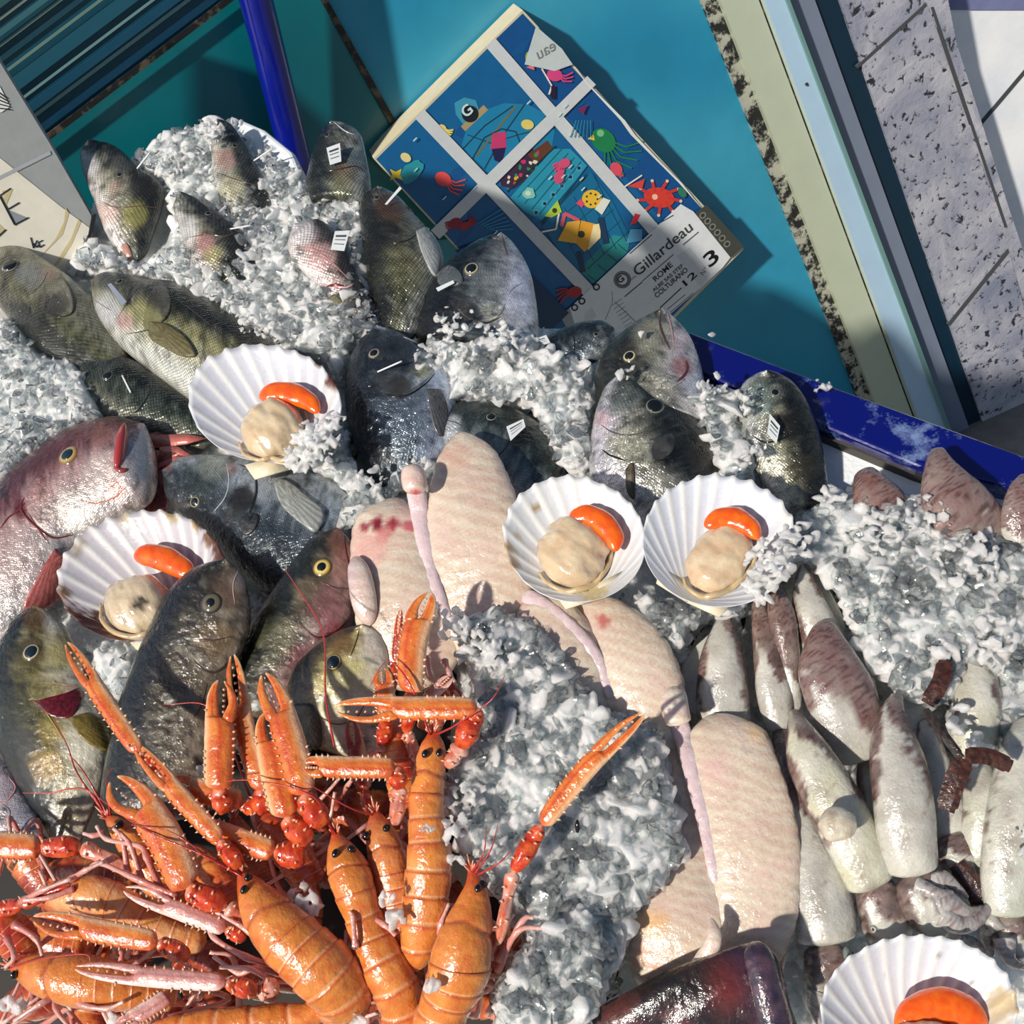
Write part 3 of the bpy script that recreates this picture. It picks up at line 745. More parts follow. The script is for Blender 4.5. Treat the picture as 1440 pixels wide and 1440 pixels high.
def lines(L, items, name='gill_slit'):
    for pts, r, col in items:
        v, f, u, c = surf_line(L.bvh, pts, r*.62, 0, col); o = mesh(name, v, f, M['wet'], L.T, c, u); fixn(o)
def tag(L, pts, col=(205, 210, 212), rows=3):
    """small printed clip tag standing on the fish; pts: 4 px corners"""
    dd = min((hit(L.bvh, *q)[0]-CAM).dot(FWD) for q in pts)-.002
    out = []
    for k, (x, y) in enumerate(pts):
        d = ray(x, y); out.append(CAM+d*(dd-.004))
    n = (out[1]-out[0]).cross(out[3]-out[0]).normalized()
    if n.dot(CAM-out[0]) < 0: n = -n
    v, f = prism_pts(out, -n*.0006); o = mesh('tag', v, f, M['print'], L.T, [col]*len(v), smooth=False, label='small white printed tag'); fixn(o)
    if rows:
        a = Acc()
        for k in range(rows):
            t0 = .22+.22*k; t1 = t0+(.1 if k == 0 else .04)
            g = lambda s, t: out[0].lerp(out[1], s).lerp(out[3].lerp(out[2], s), t)+n*.0003
            v, f = prism_pts([g(.14, t0), g(.86, t0), g(.86, t1), g(.14, t1)], -n*.0001); a.add(v, f, col=(50, 55, 60))
        q = a.put('tag_print', M['print'], o, smooth=False)
    return o
def pin(L, a, b, w=2.2):
    l, nn = hit(L.bvh, *a); dd = (l-CAM).dot(FWD)
    p = CAM+ray(*a)*(dd-.001); q = CAM+ray(*b)*(dd-.012)
    v, f, u, c = tube([p, p.lerp(q, .5), q], w*.5*dd/F, 6, 5, (225, 228, 230)); o = mesh('tag_pin', v, f, M['print'], L.T, c, label='thin white tag seen edge on'); fixn(o)
G = 'whole sea bass standing in the ice'
BLK = (16, 18, 18)
# --- sea bass
B7 = fish('sea_bass', 'sea bass with golden scales and olive pectoral fin, above the upper left scallop', 'fish', ((30, 30, 22), (172, 166, 112), (230, 228, 216), (84, 84, 74)), 'bass',
 [(128, 386, 127, 402), (144, 383, 131, 428), (175, 387, 148, 464), (203, 395, 176, 494), (250, 400, 226, 532), (305, 424, 266, 562), (345, 447, 311, 592), (395, 483, 350, 622), (440, 520, 390, 650)], .040, .028,
 [(150, 392, 26, (66, 70, 70), .7), (150, 430, 30, (214, 214, 214), .8), (222, 415, 22, (24, 24, 20), .85), (205, 440, 26, (150, 146, 96), .5), (176, 452, 16, (205, 150, 145), .6), (240, 560, 60, (232, 230, 214), .5), (185, 405, 20, (110, 108, 100), .5)], sd=1)
gillcover(B7, [(196, 398), (228, 400), (240, 422), (234, 446), (210, 462), (180, 468), (168, 452), (182, 425)], fishpaint('bass', [(222, 418, 24, (22, 22, 18), .9), (205, 446, 26, (176, 170, 110), .7), (178, 456, 16, (200, 150, 145), .7)], 0, 2))
lines(B7, [([(236, 415), (241, 432), (232, 450), (208, 464), (176, 470)], .0012, BLK), ([(194, 404), (180, 424), (166, 446)], .0007, (60, 58, 50)), ([(131, 420), (142, 428), (158, 438)], .0007, (120, 100, 95))])
lines(B7, [([(243, 418), (275, 440), (305, 466), (333, 492)], .0009, (50, 50, 38))], 'lateral_line')
fin(B7, [(212, 454), (236, 458), (262, 476), (277, 500), (258, 502), (232, 490), (214, 476)], (84, 76, 40), lift=.003, label='olive brown pectoral fin')
eye(B7.T, B7.bvh, 168, 396, 8, (60, 62, 60), BLK); tag(B7, [(151, 400), (156, 398), (178, 424), (172, 430)], (120, 130, 150), 0)
B8 = fish('sea_bass', 'large dark sea bass entering from the left edge below the grey carton', 'fish', ((136, 134, 112), (104, 104, 72), (26, 28, 22), (84, 88, 88)), 'bass',
 [(-62, 340, -60, 372), (-30, 334, -40, 405), (0, 335, -14, 418), (28, 342, 6, 440), (64, 366, 34, 472), (96, 388, 62, 498), (127, 416, 92, 514), (152, 450, 125, 530), (185, 495, 160, 545)], .048, .03,
 [(14, 372, 24, (40, 44, 46), .6), (42, 386, 26, (128, 132, 138), .7), (78, 428, 20, BLK, .9), (70, 385, 14, (168, 130, 118), .6), (60, 420, 20, (90, 86, 82), .5), (45, 455, 40, (40, 40, 32), .7)], sd=4, mid=.1)
gillcover(B8, [(52, 372), (80, 384), (98, 408), (103, 436), (88, 444), (66, 438), (54, 424), (56, 400)], fishpaint('bass', [(82, 430, 22, BLK, .95), (72, 388, 16, (160, 120, 110), .6), (62, 410, 26, (130, 126, 122), .6)], 0, 3))
lines(B8, [([(84, 382), (102, 410), (104, 438), (84, 446), (64, 440)], .0012, BLK), ([(68, 380), (58, 400), (42, 414)], .0007, (70, 60, 56))])
eye(B8.T, B8.bvh, 14, 373, 15, (50, 54, 52), BLK, pr=.62)
B9 = fish('sea_bass', 'dark shiny sea bass wedged between the big pink fish and the upper left scallop', 'fish', ((20, 28, 20), (52, 62, 48), (110, 108, 92), (30, 38, 34)), 'bass',
 [(108, 496, 105, 508), (125, 492, 112, 535), (155, 494, 128, 564), (200, 513, 150, 592), (239, 537, 192, 606), (275, 560, 240, 618), (320, 590, 290, 635)], .036, .022,
 [(150, 506, 26, (80, 88, 92), .5), (215, 560, 26, (70, 74, 70), .5)], sd=6)
lines(B9, [([(205, 515), (212, 545), (196, 575), (172, 590)], .0011, BLK)])
eye(B9.T, B9.bvh, 151, 528, 10, (40, 40, 40), BLK, pr=.6); pin(B9, (172, 528), (184, 552), 2.6)
B1 = fish('sea_bass', 'sea bass head pointing up beside the grey carton, white throat', 'fish', ((58, 58, 54), (150, 146, 124), (228, 220, 216), (86, 88, 86)), 'bass',
 [(128, 194, 120, 198), (146, 199, 113, 212), (170, 211, 117, 242), (196, 236, 126, 266), (220, 252, 134, 286), (231, 270, 141, 306), (224, 302, 150, 330), (214, 332, 165, 354), (206, 360, 180, 376)], .075, .035,
 [(205, 262, 30, (48, 46, 42), .7), (170, 230, 20, (120, 118, 112), .5), (125, 230, 22, (224, 220, 220), .8), (160, 264, 14, (190, 160, 145), .6), (190, 300, 26, (176, 168, 96), .75), (150, 300, 22, (220, 180, 170), .6), (218, 285, 18, (36, 36, 30), .8)], sd=8, mid=-.05)
lines(B1, [([(142, 284), (165, 292), (195, 290), (222, 292)], .0010, (90, 70, 60)), ([(148, 258), (170, 254), (190, 244)], .0007, (120, 100, 90))])
eye(B1.T, B1.bvh, 168, 246, 6, (80, 80, 76), BLK); pin(B1, (193, 237), (211, 214), 2.5)
fin(B1, [(172, 345), (180, 344), (186, 362), (176, 362)], (170, 120, 100), label='pinkish fin tip', name='fin')
B2 = fish('sea_bass', 'sea bass head leaning against the white foam box, furthest back', 'fish', ((56, 58, 54), (128, 128, 116), (220, 214, 200), (92, 96, 94)), 'bass',
 [(308, 165, 302, 168), (322, 172, 297, 184), (337, 190, 297, 208), (350, 210, 299, 232), (362, 234, 303, 254), (374, 257, 310, 278), (380, 278, 325, 300), (384, 296, 340, 318)], .08, .045,
 [(318, 225, 20, (192, 150, 140), .7), (325, 260, 26, (206, 200, 160), .6), (352, 240, 18, (60, 58, 52), .6), (300, 190, 14, (200, 205, 205), .6)], sd=10)
lines(B2, [([(303, 242), (325, 250), (350, 258), (372, 262)], .0010, (80, 60, 50))])
eye(B2.T, B2.bvh, 330, 205, 5, (70, 70, 66), BLK); pin(B2, (357, 226), (384, 208), 2.3)
B3 = fish('sea_bass', 'sea bass head with pink gill poking out of ice amid the other bass', 'fish', ((52, 54, 50), (128, 124, 104), (222, 214, 208), (88, 92, 90)), 'bass',
 [(258, 267, 248, 272), (279, 280, 244, 291), (301, 295, 250, 313), (326, 313, 256, 333), (345, 330, 262, 352), (357, 355, 268, 376), (364, 380, 282, 394), (366, 400, 305, 410)], .075, .04,
 [(288, 342, 18, (198, 140, 135), .75), (300, 358, 16, (190, 180, 120), .6), (340, 350, 22, (44, 42, 36), .7), (262, 320, 22, (222, 220, 218), .7), (290, 290, 20, (40, 42, 42), .6)], sd=12)
lines(B3, [([(266, 334), (290, 330), (316, 332), (335, 326)], .0010, (100, 60, 55)), ([(270, 362), (292, 366), (312, 362)], .0008, (120, 90, 80))])
eye(B3.T, B3.bvh, 293, 300, 6, (70, 70, 66), BLK); pin(B3, (324, 322), (352, 317), 2.2)
B4 = fish('sea_bass', 'sea bass lying belly up with white and pink throat and open gill', 'fish', ((64, 60, 58), (190, 160, 152), (232, 222, 218), (214, 190, 186)), 'bass',
 [(418, 311, 408, 318), (446, 308, 404, 341), (469, 324, 410, 363), (488, 354, 428, 385), (500, 381, 445, 400), (513, 404, 458, 415), (528, 426, 466, 435), (538, 446, 482, 456), (545, 470, 500, 486)], .078, .04,
 [(425, 325, 26, (232, 226, 224), .8), (450, 360, 30, (226, 182, 174), .7), (490, 372, 20, (52, 50, 48), .8), (495, 430, 26, (74, 76, 66), .8), (475, 425, 18, (120, 120, 84), .6), (458, 318, 12, (70, 66, 64), .7)], sd=14, mid=-.1)
lines(B4, [([(459, 403), (470, 401), (484, 402)], .0024, (110, 20, 22)), ([(440, 396), (456, 400), (486, 404), (498, 398)], .0012, (210, 170, 165)), ([(412, 345), (440, 350), (466, 368), (490, 392)], .0009, (190, 120, 115))])
fin(B4, [(462, 420), (474, 416), (494, 446), (500, 470), (486, 466), (470, 446)], (92, 88, 58), label='olive pectoral fin'); tag(B4, [(471, 325), (492, 324), (484, 353), (465, 351)])
B5 = fish('sea_bass', 'dark sea bass head pointing straight up right of the blue post', 'fish', ((34, 38, 36), (80, 82, 72), (140, 142, 136), (52, 56, 56)), 'bass',
 [(461, 170, 468, 169), (455, 180, 492, 176), (446, 199, 507, 190), (439, 220, 513, 212), (434, 243, 518, 237), (431, 264, 521, 262), (438, 290, 518, 290)], .075, .05,
 [(485, 240, 20, (120, 96, 76), .6), (480, 262, 22, (140, 140, 100), .5), (505, 225, 20, (100, 118, 120), .7), (450, 205, 20, (40, 44, 44), .6)], sd=16, th=.5)
lines(B5, [([(458, 241), (478, 238), (500, 234), (514, 242)], .0014, (60, 40, 30)), ([(470, 172), (485, 184), (500, 190)], .0012, (170, 176, 176))])
eye(B5.T, B5.bvh, 460, 190, 5, (60, 62, 60), BLK); tag(B5, [(459, 208), (478, 201), (480, 227), (464, 232)])
B6 = fish('sea_bass', 'big dark sea bass with scaly back leaning against the oyster crate', 'fish', ((30, 32, 26), (74, 74, 54), (110, 112, 106), (48, 42, 34)), 'bass',
 [(527, 262, 533, 261), (513, 271, 552, 268), (506, 294, 582, 300), (508, 325, 606, 330), (512, 355, 621, 362), (516, 385, 616, 392), (522, 415, 606, 424), (530, 450, 592, 458), (540, 480, 575, 485)], .065, .04,
 [(550, 290, 30, (84, 56, 40), .7), (548, 330, 24, (30, 26, 22), .7), (565, 385, 46, (104, 102, 70), .5), (520, 330, 26, (20, 22, 20), .6)], sd=18)
gillcover(B6, [(524, 285), (560, 280), (590, 305), (596, 322), (572, 336), (545, 336), (526, 318)], fishpaint('bass', [(560, 308, 46, (72, 54, 40), .9), (552, 334, 18, BLK, .9)], 0, 18))
lines(B6, [([(594, 318), (578, 336), (548, 342), (528, 330)], .0013, BLK)])
fin(B6, [(585, 327), (600, 322), (615, 342), (623, 368), (616, 390), (604, 380), (592, 352)], (120, 124, 124), (180, 184, 184), label='pale grey pectoral fin', lift=.002); tag(B6, [(541, 287), (544, 288), (565, 265), (562, 262)], rows=0)
eye(B6.T, B6.bvh, 530, 278, 6, (70, 60, 50), BLK)
# --- gilthead bream
S1 = fish('sea_bream', 'silver sea bream with bright eye standing up in front of the oyster crate', 'fish', 'bream', 'bream',
 [(700, 326, 708, 326), (675, 336, 722, 342), (648, 355, 737, 364), (625, 376, 747, 387), (606, 402, 752, 412), (596, 430, 756, 440), (588, 458, 757, 468), (585, 490, 755, 495)], .07, .035,
 [(740, 400, 50, (205, 208, 226), .75), (655, 440, 24, (30, 32, 34), .7), (690, 400, 30, (150, 156, 156), .6), (708, 345, 20, (120, 122, 120), .6), (620, 400, 26, (40, 44, 46), .7), (690, 440, 24, (176, 170, 150), .5), (725, 340, 14, (190, 195, 200), .7)], sd=20)
gillcover(S1, [(640, 392), (668, 384), (700, 395), (712, 420), (700, 446), (672, 452), (648, 440), (634, 415)], fishpaint('bream', [(660, 446, 24, (22, 24, 24), .9), (690, 410, 36, (168, 174, 176), .8)], 0, 21))
lines(S1, [([(648, 442), (666, 450), (685, 454), (704, 446)], .0014, BLK), ([(706, 330), (709, 345), (714, 360)], .0012, (70, 62, 60)), ([(735, 398), (722, 405), (714, 416)], .0008, (120, 120, 130))])
eye(S1.T, S1.bvh, 663, 378, 14, (150, 140, 110), BLK); fin(S1, [(616, 386), (632, 374), (648, 384), (650, 398), (630, 404), (618, 400)], (60, 66, 68), name='fin'); tag(S1, [(613, 405), (637, 394), (639, 398), (616, 410)], rows=0)
S2 = fish('sea_bream', 'dark blue-grey sea bream with curled tag line, between the scallop and monkfish', 'fish', ((30, 38, 46), (92, 104, 116), (196, 206, 228), (40, 46, 50)), 'bream',
 [(526, 457, 533, 456), (510, 473, 556, 464), (494, 503, 592, 487), (486, 540, 620, 516), (487, 577, 638, 548), (494, 611, 640, 588), (506, 643, 628, 632), (520, 670, 604, 668), (538, 692, 578, 690)], .062, .03,
 [(560, 500, 44, (36, 38, 40), .7), (600, 515, 18, (160, 156, 90), .55), (625, 520, 36, (186, 200, 226), .7), (560, 590, 50, (98, 110, 124), .5), (560, 545, 22, (22, 22, 24), .8), (520, 600, 20, (30, 40, 44), .5)], sd=24, mid=.1)
gillcover(S2, [(520, 492), (560, 478), (598, 492), (612, 512), (598, 536), (566, 554), (534, 550), (516, 524)], fishpaint(((28, 32, 36), (58, 62, 62), (110, 112, 100), (30, 34, 36)), [(592, 516, 24, (140, 136, 84), .6), (560, 545, 26, (18, 18, 20), .9)], 0, 25))
lines(S2, [([(524, 534), (545, 556), (572, 556), (598, 540), (612, 524)], .0014, BLK), ([(560, 462), (590, 484), (612, 506)], .0008, (150, 160, 180))])
eye(S2.T, S2.bvh, 526, 497, 11, (150, 130, 110), BLK); pin(S2, (531, 523), (565, 508), 2.6)
fin(S2, [(600, 548), (620, 552), (629, 585), (619, 614), (608, 594)], (52, 52, 54), (96, 100, 104), label='dark folded pectoral fin', lift=.002)
S3 = fish('sea_bream', 'small-headed sea bream looking out from behind the monkfish tail', 'fish', ((36, 48, 48), (84, 96, 96), (206, 208, 212), (60, 72, 70)), 'bream',
 [(630, 571, 623, 584), (650, 565, 621, 616), (680, 566, 636, 642), (712, 571, 656, 668), (741, 585, 680, 692), (768, 605, 700, 712), (786, 630, 726, 728), (796, 662, 752, 742)], .045, .03,
 [(632, 600, 24, (214, 216, 222), .8), (735, 612, 22, (22, 22, 20), .85), (700, 640, 20, (110, 116, 110), .5)], sd=28)
lines(S3, [([(712, 574), (722, 600), (712, 628), (690, 650)], .0013, BLK), ([(626, 590), (640, 594), (652, 600)], .0008, (60, 66, 66))])
eye(S3.T, S3.bvh, 691, 586, 9, (120, 124, 116), BLK, pr=.6); tag(S3, [(712, 600), (736, 589), (739, 600), (718, 620)])
S4 = fish('sea_bream', 'dark sea bream half buried in ice below the crate label', 'fish', ((30, 36, 38), (62, 72, 76), (130, 138, 142), (40, 46, 48)), 'bream',
 [(862, 456, 866, 468), (843, 451, 861, 490), (810, 456, 841, 506), (780, 469, 806, 520), (757, 485, 780, 528), (740, 508, 762, 534)], .05, .04, [(760, 510, 26, (24, 26, 26), .8)], sd=30)
lines(S4, [([(800, 462), (808, 480), (806, 504)], .0010, BLK)]); eye(S4.T, S4.bvh, 838, 470, 5, (70, 76, 74), BLK)
tag(S4, [(740, 481), (768, 471), (774, 482), (746, 491)])
S5 = fish('sea_bream', 'sea bream at the blue rim with open mouth pointing up and pink gill', 'fish', ((44, 46, 38), (140, 138, 122), (214, 208, 214), (112, 110, 96)), 'bream',
 [(927, 433, 935, 433), (902, 447, 949, 447), (876, 467, 968, 469), (854, 489, 981, 497), (839, 515, 990, 532), (836, 545, 996, 570), (842, 575, 1000, 605)], .075, .05,
 [(915, 470, 36, (176, 172, 150), .6), (955, 480, 24, (224, 200, 200), .7), (975, 530, 30, (206, 206, 216), .8), (880, 490, 22, (60, 56, 44), .6), (960, 515, 18, (170, 100, 95), .6), (860, 470, 16, (60, 64, 56), .5)], sd=33, th=.5)
gillcover(S5, [(900, 520), (915, 500), (940, 500), (962, 512), (966, 530), (944, 546), (915, 544)], fishpaint('bream', [(940, 520, 34, (176, 172, 160), .8)], 0, 34))
lines(S5, [([(965, 506), (966, 520), (958, 532), (940, 546)], .0018, (90, 40, 40)), ([(930, 436), (928, 455), (934, 475), (943, 492)], .0016, (70, 50, 44)), ([(938, 438), (944, 460), (948, 485)], .0012, (150, 120, 115))])
eye(S5.T, S5.bvh, 885, 501, 12, (190, 170, 120), BLK)
S6 = fish('sea_bream', 'large sea bream with dark eye behind the two middle scallops', 'fish', ((34, 38, 36), (138, 136, 120), (222, 218, 224), (86, 92, 88)), 'bream',
 [(880, 522, 873, 524), (903, 530, 853, 540), (931, 549, 840, 570), (958, 569, 833, 600), (983, 592, 829, 636), (1003, 626, 830, 669), (1016, 660, 846, 702), (1021, 697, 880, 735), (1012, 735, 930, 760)], .078, .04,
 [(935, 636, 26, BLK, .92), (850, 600, 26, (226, 214, 218), .8), (880, 560, 26, (110, 118, 116), .6), (880, 625, 34, (190, 186, 160), .6), (870, 685, 36, (222, 214, 206), .6), (985, 640, 30, (60, 54, 44), .6), (930, 690, 40, (170, 168, 160), .5), (848, 590, 14, (220, 170, 170), .5)], sd=36)
gillcover(S6, [(870, 590), (900, 582), (935, 596), (950, 618), (940, 642), (908, 650), (876, 646), (858, 622)], fishpaint('bream', [(938, 634, 26, BLK, .95), (890, 615, 34, (186, 184, 164), .8), (860, 620, 18, (220, 190, 190), .5)], 0, 37))
lines(S6, [([(846, 632), (862, 642), (890, 648), (912, 644), (940, 650)], .0016, BLK), ([(843, 596), (862, 608), (885, 612), (912, 606)], .0009, (60, 60, 56)), ([(890, 652), (892, 675), (891, 700)], .0013, (40, 34, 28)), ([(868, 530), (862, 545), (858, 562)], .0009, (120, 126, 126))])
fin(S6, [(880, 660), (890, 652), (893, 680), (892, 702), (882, 690)], (60, 50, 34), label='dark pectoral fin edge')
eye(S6.T, S6.bvh, 921, 571, 16, (70, 80, 76), BLK, pr=.6)
S7 = fish('sea_bream', 'sea bream with white tag on its neck beside the blue rim, above the squid ice', 'fish', ((34, 34, 28), (150, 146, 118), (196, 196, 190), (104, 118, 112)), 'bream',
 [(1084, 519, 1073, 521), (1108, 531, 1051, 532), (1130, 556, 1038, 556), (1146, 590, 1040, 592), (1156, 625, 1049, 632), (1162, 660, 1062, 662), (1165, 697, 1082, 697), (1160, 725, 1100, 720)], .075, .045,
 [(1065, 560, 32, (130, 146, 138), .7), (1105, 600, 26, (34, 30, 24), .85), (1085, 650, 30, (206, 202, 176), .7), (1130, 660, 30, (70, 62, 46), .5)], sd=40)
lines(S7, [([(1058, 612), (1075, 622), (1098, 618), (1122, 606)], .0012, BLK), ([(1040, 566), (1060, 572), (1078, 566)], .0008, (70, 76, 72))])
eye(S7.T, S7.bvh, 1090, 552, 9, (80, 84, 80), BLK); tag(S7, [(1083, 582), (1097, 599), (1092, 624), (1079, 610)])
S8 = fish('sea_bream', 'sea bream lying head left, long grey pectoral fin, below the upper left scallop', 'fish', ((170, 180, 190), (92, 102, 110), (20, 26, 30), (44, 52, 52)), 'bream',
 [(229, 655, 226, 669), (252, 644, 232, 698), (290, 640, 254, 724), (332, 642, 285, 748), (375, 647, 314, 782), (415, 655, 340, 812), (450, 668, 374, 835), (480, 686, 420, 850), (505, 715, 455, 850)], .05, .035,
 [(340, 702, 24, BLK, .92), (285, 680, 34, (58, 66, 62), .8), (300, 655, 30, (170, 176, 160), .7), (235, 655, 12, (200, 140, 140), .6), (260, 715, 24, (60, 56, 50), .7), (370, 680, 30, (188, 196, 206), .7), (370, 770, 60, (46, 54, 60), .6), (325, 658, 12, (190, 130, 130), .5)], sd=44)
gillcover(S8, [(310, 652), (335, 650), (356, 664), (360, 690), (352, 718), (334, 736), (308, 722), (300, 690)], fishpaint('bream', [(340, 702, 28, BLK, .95), (320, 665, 24, (186, 190, 180), .8), (310, 715, 20, (50, 50, 46), .8)], 0, 45))
lines(S8, [([(334, 652), (356, 664), (361, 692), (352, 720), (334, 740)], .0013, (30, 32, 34)), ([(318, 650), (322, 676), (316, 700), (300, 720)], .0008, (200, 206, 200))])
fin(S8, [(386, 680), (402, 676), (430, 698), (456, 722), (445, 748), (422, 735), (396, 710)], (120, 122, 118), (190, 192, 186), label='long grey pectoral fin', lift=.0025)
fin(S8, [(338, 725), (352, 722), (364, 728), (356, 748), (342, 752)], (22, 24, 26), name='fin')
eye(S8.T, S8.bvh, 274, 706, 11, (130, 116, 90), BLK, pr=.5)
# --- red bream and neighbours
R1f = fish('red_sea_bream', 'big pink fish with red mouth, left edge above the lower left scallop', 'fish', 'snap', 'snapper',
 [(192, 587, 213, 604), (172, 586, 217, 652), (148, 589, 209, 702), (124, 595, 172, 726), (100, 606, 138, 750), (74, 622, 112, 768), (42, 648, 98, 800), (10, 676, 76, 835), (-22, 707, 50, 868), (-50, 742, 20, 900), (-80, 790, -10, 930)], .052, .03,
 [(198, 650, 42, (146, 152, 164), .9), (205, 620, 30, (160, 166, 174), .8), (150, 670, 46, (226, 206, 196), .8), (60, 640, 40, (104, 50, 50), .6), (95, 600, 30, (110, 52, 50), .6), (140, 612, 22, (150, 96, 84), .5), (28, 717, 16, (96, 20, 24), .9), (110, 720, 40, (232, 220, 206), .7), (165, 690, 16, (200, 120, 105), .6), (20, 790, 60, (224, 196, 188), .6)], sd=50, th=.42)
gillcover(R1f, [(60, 660), (90, 668), (120, 690), (128, 722), (108, 748), (74, 752), (46, 728), (36, 694)], fishpaint('snap', [(90, 715, 50, (226, 204, 192), .8), (50, 690, 26, (190, 130, 120), .6)], 0, 51))
lines(R1f, [([(36, 696), (30, 716), (48, 738), (74, 756), (104, 752)], .0018, (110, 40, 36)), ([(0, 744), (12, 728), (26, 718), (36, 706)], .0016, (110, 44, 40)), ([(40, 722), (56, 748), (70, 766)], .0010, (150, 80, 70)), ([(110, 704), (135, 708), (160, 700), (176, 686)], .0012, (206, 140, 120))])
lines(R1f, [([(176, 594), (172, 615), (168, 640), (164, 660)], .0085, (168, 56, 56)), ([(160, 656), (170, 662), (180, 660)], .004, (150, 60, 58))], 'mouth')
fin(R1f, [(78, 772), (92, 788), (88, 826), (66, 852), (34, 856), (48, 822), (64, 794)], (142, 62, 60), (206, 130, 120), label='red pectoral fin', lift=.003)
eye(R1f.T, R1f.bvh, 96, 640, 19, (176, 150, 84), (24, 44, 52), outer=(120, 84, 56), pr=.46)
R3 = fish('red_gurnard', 'red fish with ragged fin edge squeezed behind the sea bream snout', 'fish', ((130, 50, 50), (160, 66, 60), (150, 70, 66), (140, 56, 54)), 'snapper',
 [(212, 606, 208, 612), (232, 608, 208, 640), (240, 625, 206, 670), (246, 650, 204, 700), (240, 690, 205, 725), (232, 730, 205, 740)], .03, .02, [(215, 690, 24, (90, 26, 28), .7)], sd=55)
FR = Acc()
for pts in ([(212, 612), (262, 610), (290, 616), (262, 624), (214, 630)], [(225, 624), (250, 628), (272, 642), (250, 640), (222, 652)], [(214, 632), (246, 636), (262, 646), (236, 652), (214, 660)]):
    poly = [P(a, b, .036) for a, b in pts]; v, f = prism_pts(poly, Vector((0, 0, -.0015))); FR.add(v, f, col=(200, 110, 100))
FR.put('fin', M['dull'], R3.T, 'ragged pink fin')
R2 = fish('grey_bream', 'silver pink fish cut by the left edge just above the langoustine claws', 'fish', ((190, 180, 184), (206, 190, 190), (226, 214, 212), (200, 184, 186)), 'snapper',
 [(58, 1166, 48, 1184), (53, 1148, 12, 1188), (38, 1120, -22, 1176), (20, 1086, -48, 1140), (-2, 1056, -75, 1100), (-30, 1030, -95, 1060)], .04, .03,
 [(35, 1150, 24, (168, 168, 176), .7), (10, 1100, 30, (222, 200, 200), .7)], sd=57)
lines(R2, [([(12, 1092), (22, 1108), (10, 1126), (-6, 1132)], .0011, (200, 140, 140)), ([(2, 1130), (14, 1142), (6, 1166)], .0008, (130, 120, 120))])
# --- amberjacks
A1 = fish('amberjack', 'dark bronze fish with ringed eye overlapping the lower left scallop', 'fish', 'jack', 'jack',
 [(309, 783, 324, 787), (281, 793, 341, 808), (253, 815, 350, 846), (232, 842, 350, 881), (213, 878, 339, 916), (197, 914, 329, 946), (183, 950, 320, 980), (169, 990, 312, 1020), (157, 1040, 304, 1062), (147, 1090, 296, 1106), (140, 1150, 285, 1160)], .092, .05,
 [(325, 830, 40, (92, 72, 58), .7), (305, 900, 34, (104, 78, 42), .5), (265, 800, 22, (70, 44, 26), .6), (338, 815, 22, (150, 136, 128), .7), (290, 960, 40, (80, 68, 48), .5), (290, 1000, 22, (140, 96, 40), .5), (278, 845, 22, (40, 34, 26), .7)], sd=60, th=.4)
gillcover(A1, [(262, 880), (290, 872), (322, 884), (336, 908), (322, 930), (300, 944), (276, 930), (260, 905)], fishpaint('jack', [(300, 905, 34, (104, 80, 46), .6), (325, 900, 20, (130, 104, 100), .6)], 0, 61))
lines(A1, [([(262, 900), (276, 932), (300, 946), (324, 932), (338, 910)], .0011, (60, 46, 36)), ([(336, 800), (328, 822), (330, 850)], .0008, (190, 160, 150)), ([(272, 896), (300, 900), (330, 894)], .0008, (60, 44, 34)), ([(292, 960), (284, 990), (272, 1010)], .0010, (50, 40, 28))])
eye(A1.T, A1.bvh, 297, 848, 19, (100, 92, 70), BLK, outer=(34, 30, 24), pr=.36)
A2 = fish('amberjack', 'olive fish with yellow eye and purple cheek beside the monkfish tail', 'fish', ((14, 17, 7), (64, 56, 36), (140, 104, 100), (60, 46, 34)), 'jack',
 [(468, 741, 481, 742), (443, 753, 499, 766), (420, 780, 503, 800), (400, 808, 501, 836), (380, 838, 496, 866), (360, 868, 481, 892), (342, 898, 462, 916), (325, 930, 441, 946), (314, 965, 421, 980), (308, 1005, 400, 1020)], .066, .045,
 [(478, 760, 24, (120, 76, 60), .7), (480, 800, 26, (160, 116, 104), .7), (460, 852, 38, (132, 84, 86), .6), (430, 830, 24, (130, 110, 90), .5), (495, 780, 20, (160, 100, 96), .6), (420, 925, 24, (96, 34, 40), .5), (470, 885, 20, (130, 44, 54), .6), (385, 900, 40, (108, 108, 76), .5)], sd=64, th=.42)
gillcover(A2, [(428, 820), (460, 816), (492, 834), (494, 862), (474, 886), (446, 892), (424, 876), (418, 845)], fishpaint('jack', [(460, 850, 46, (140, 92, 92), .6)], 0, 65))
lines(A2, [([(424, 880), (446, 896), (476, 888), (494, 866)], .0013, (90, 30, 36)), ([(482, 746), (486, 775), (492, 800)], .0011, (110, 50, 44)), ([(440, 810), (470, 826), (498, 828)], .0009, (90, 60, 56))])
eye(A2.T, A2.bvh, 453, 798, 17, (200, 170, 70), BLK, outer=(84, 66, 36), pr=.4)
A4 = fish('amberjack', 'yellow-silver fish head with large round eye behind the upright langoustine claws', 'fish', ((52, 42, 26), (176, 160, 96), (214, 208, 190), (150, 130, 80)), 'jack',
 [(500, 878, 515, 879), (471, 890, 535, 893), (440, 912, 546, 920), (416, 937, 545, 955), (405, 965, 540, 985), (410, 990, 536, 1015), (420, 1020, 530, 1045), (430, 1050, 525, 1075)], .084, .055,
 [(525, 905, 26, (196, 184, 170), .8), (480, 905, 24, (94, 66, 34), .7), (500, 950, 30, (186, 176, 110), .7), (430, 940, 22, (40, 36, 22), .6), (480, 1010, 50, (214, 212, 190), .7), (520, 950, 20, (200, 190, 170), .6)], sd=68, th=.42, mid=-.15)
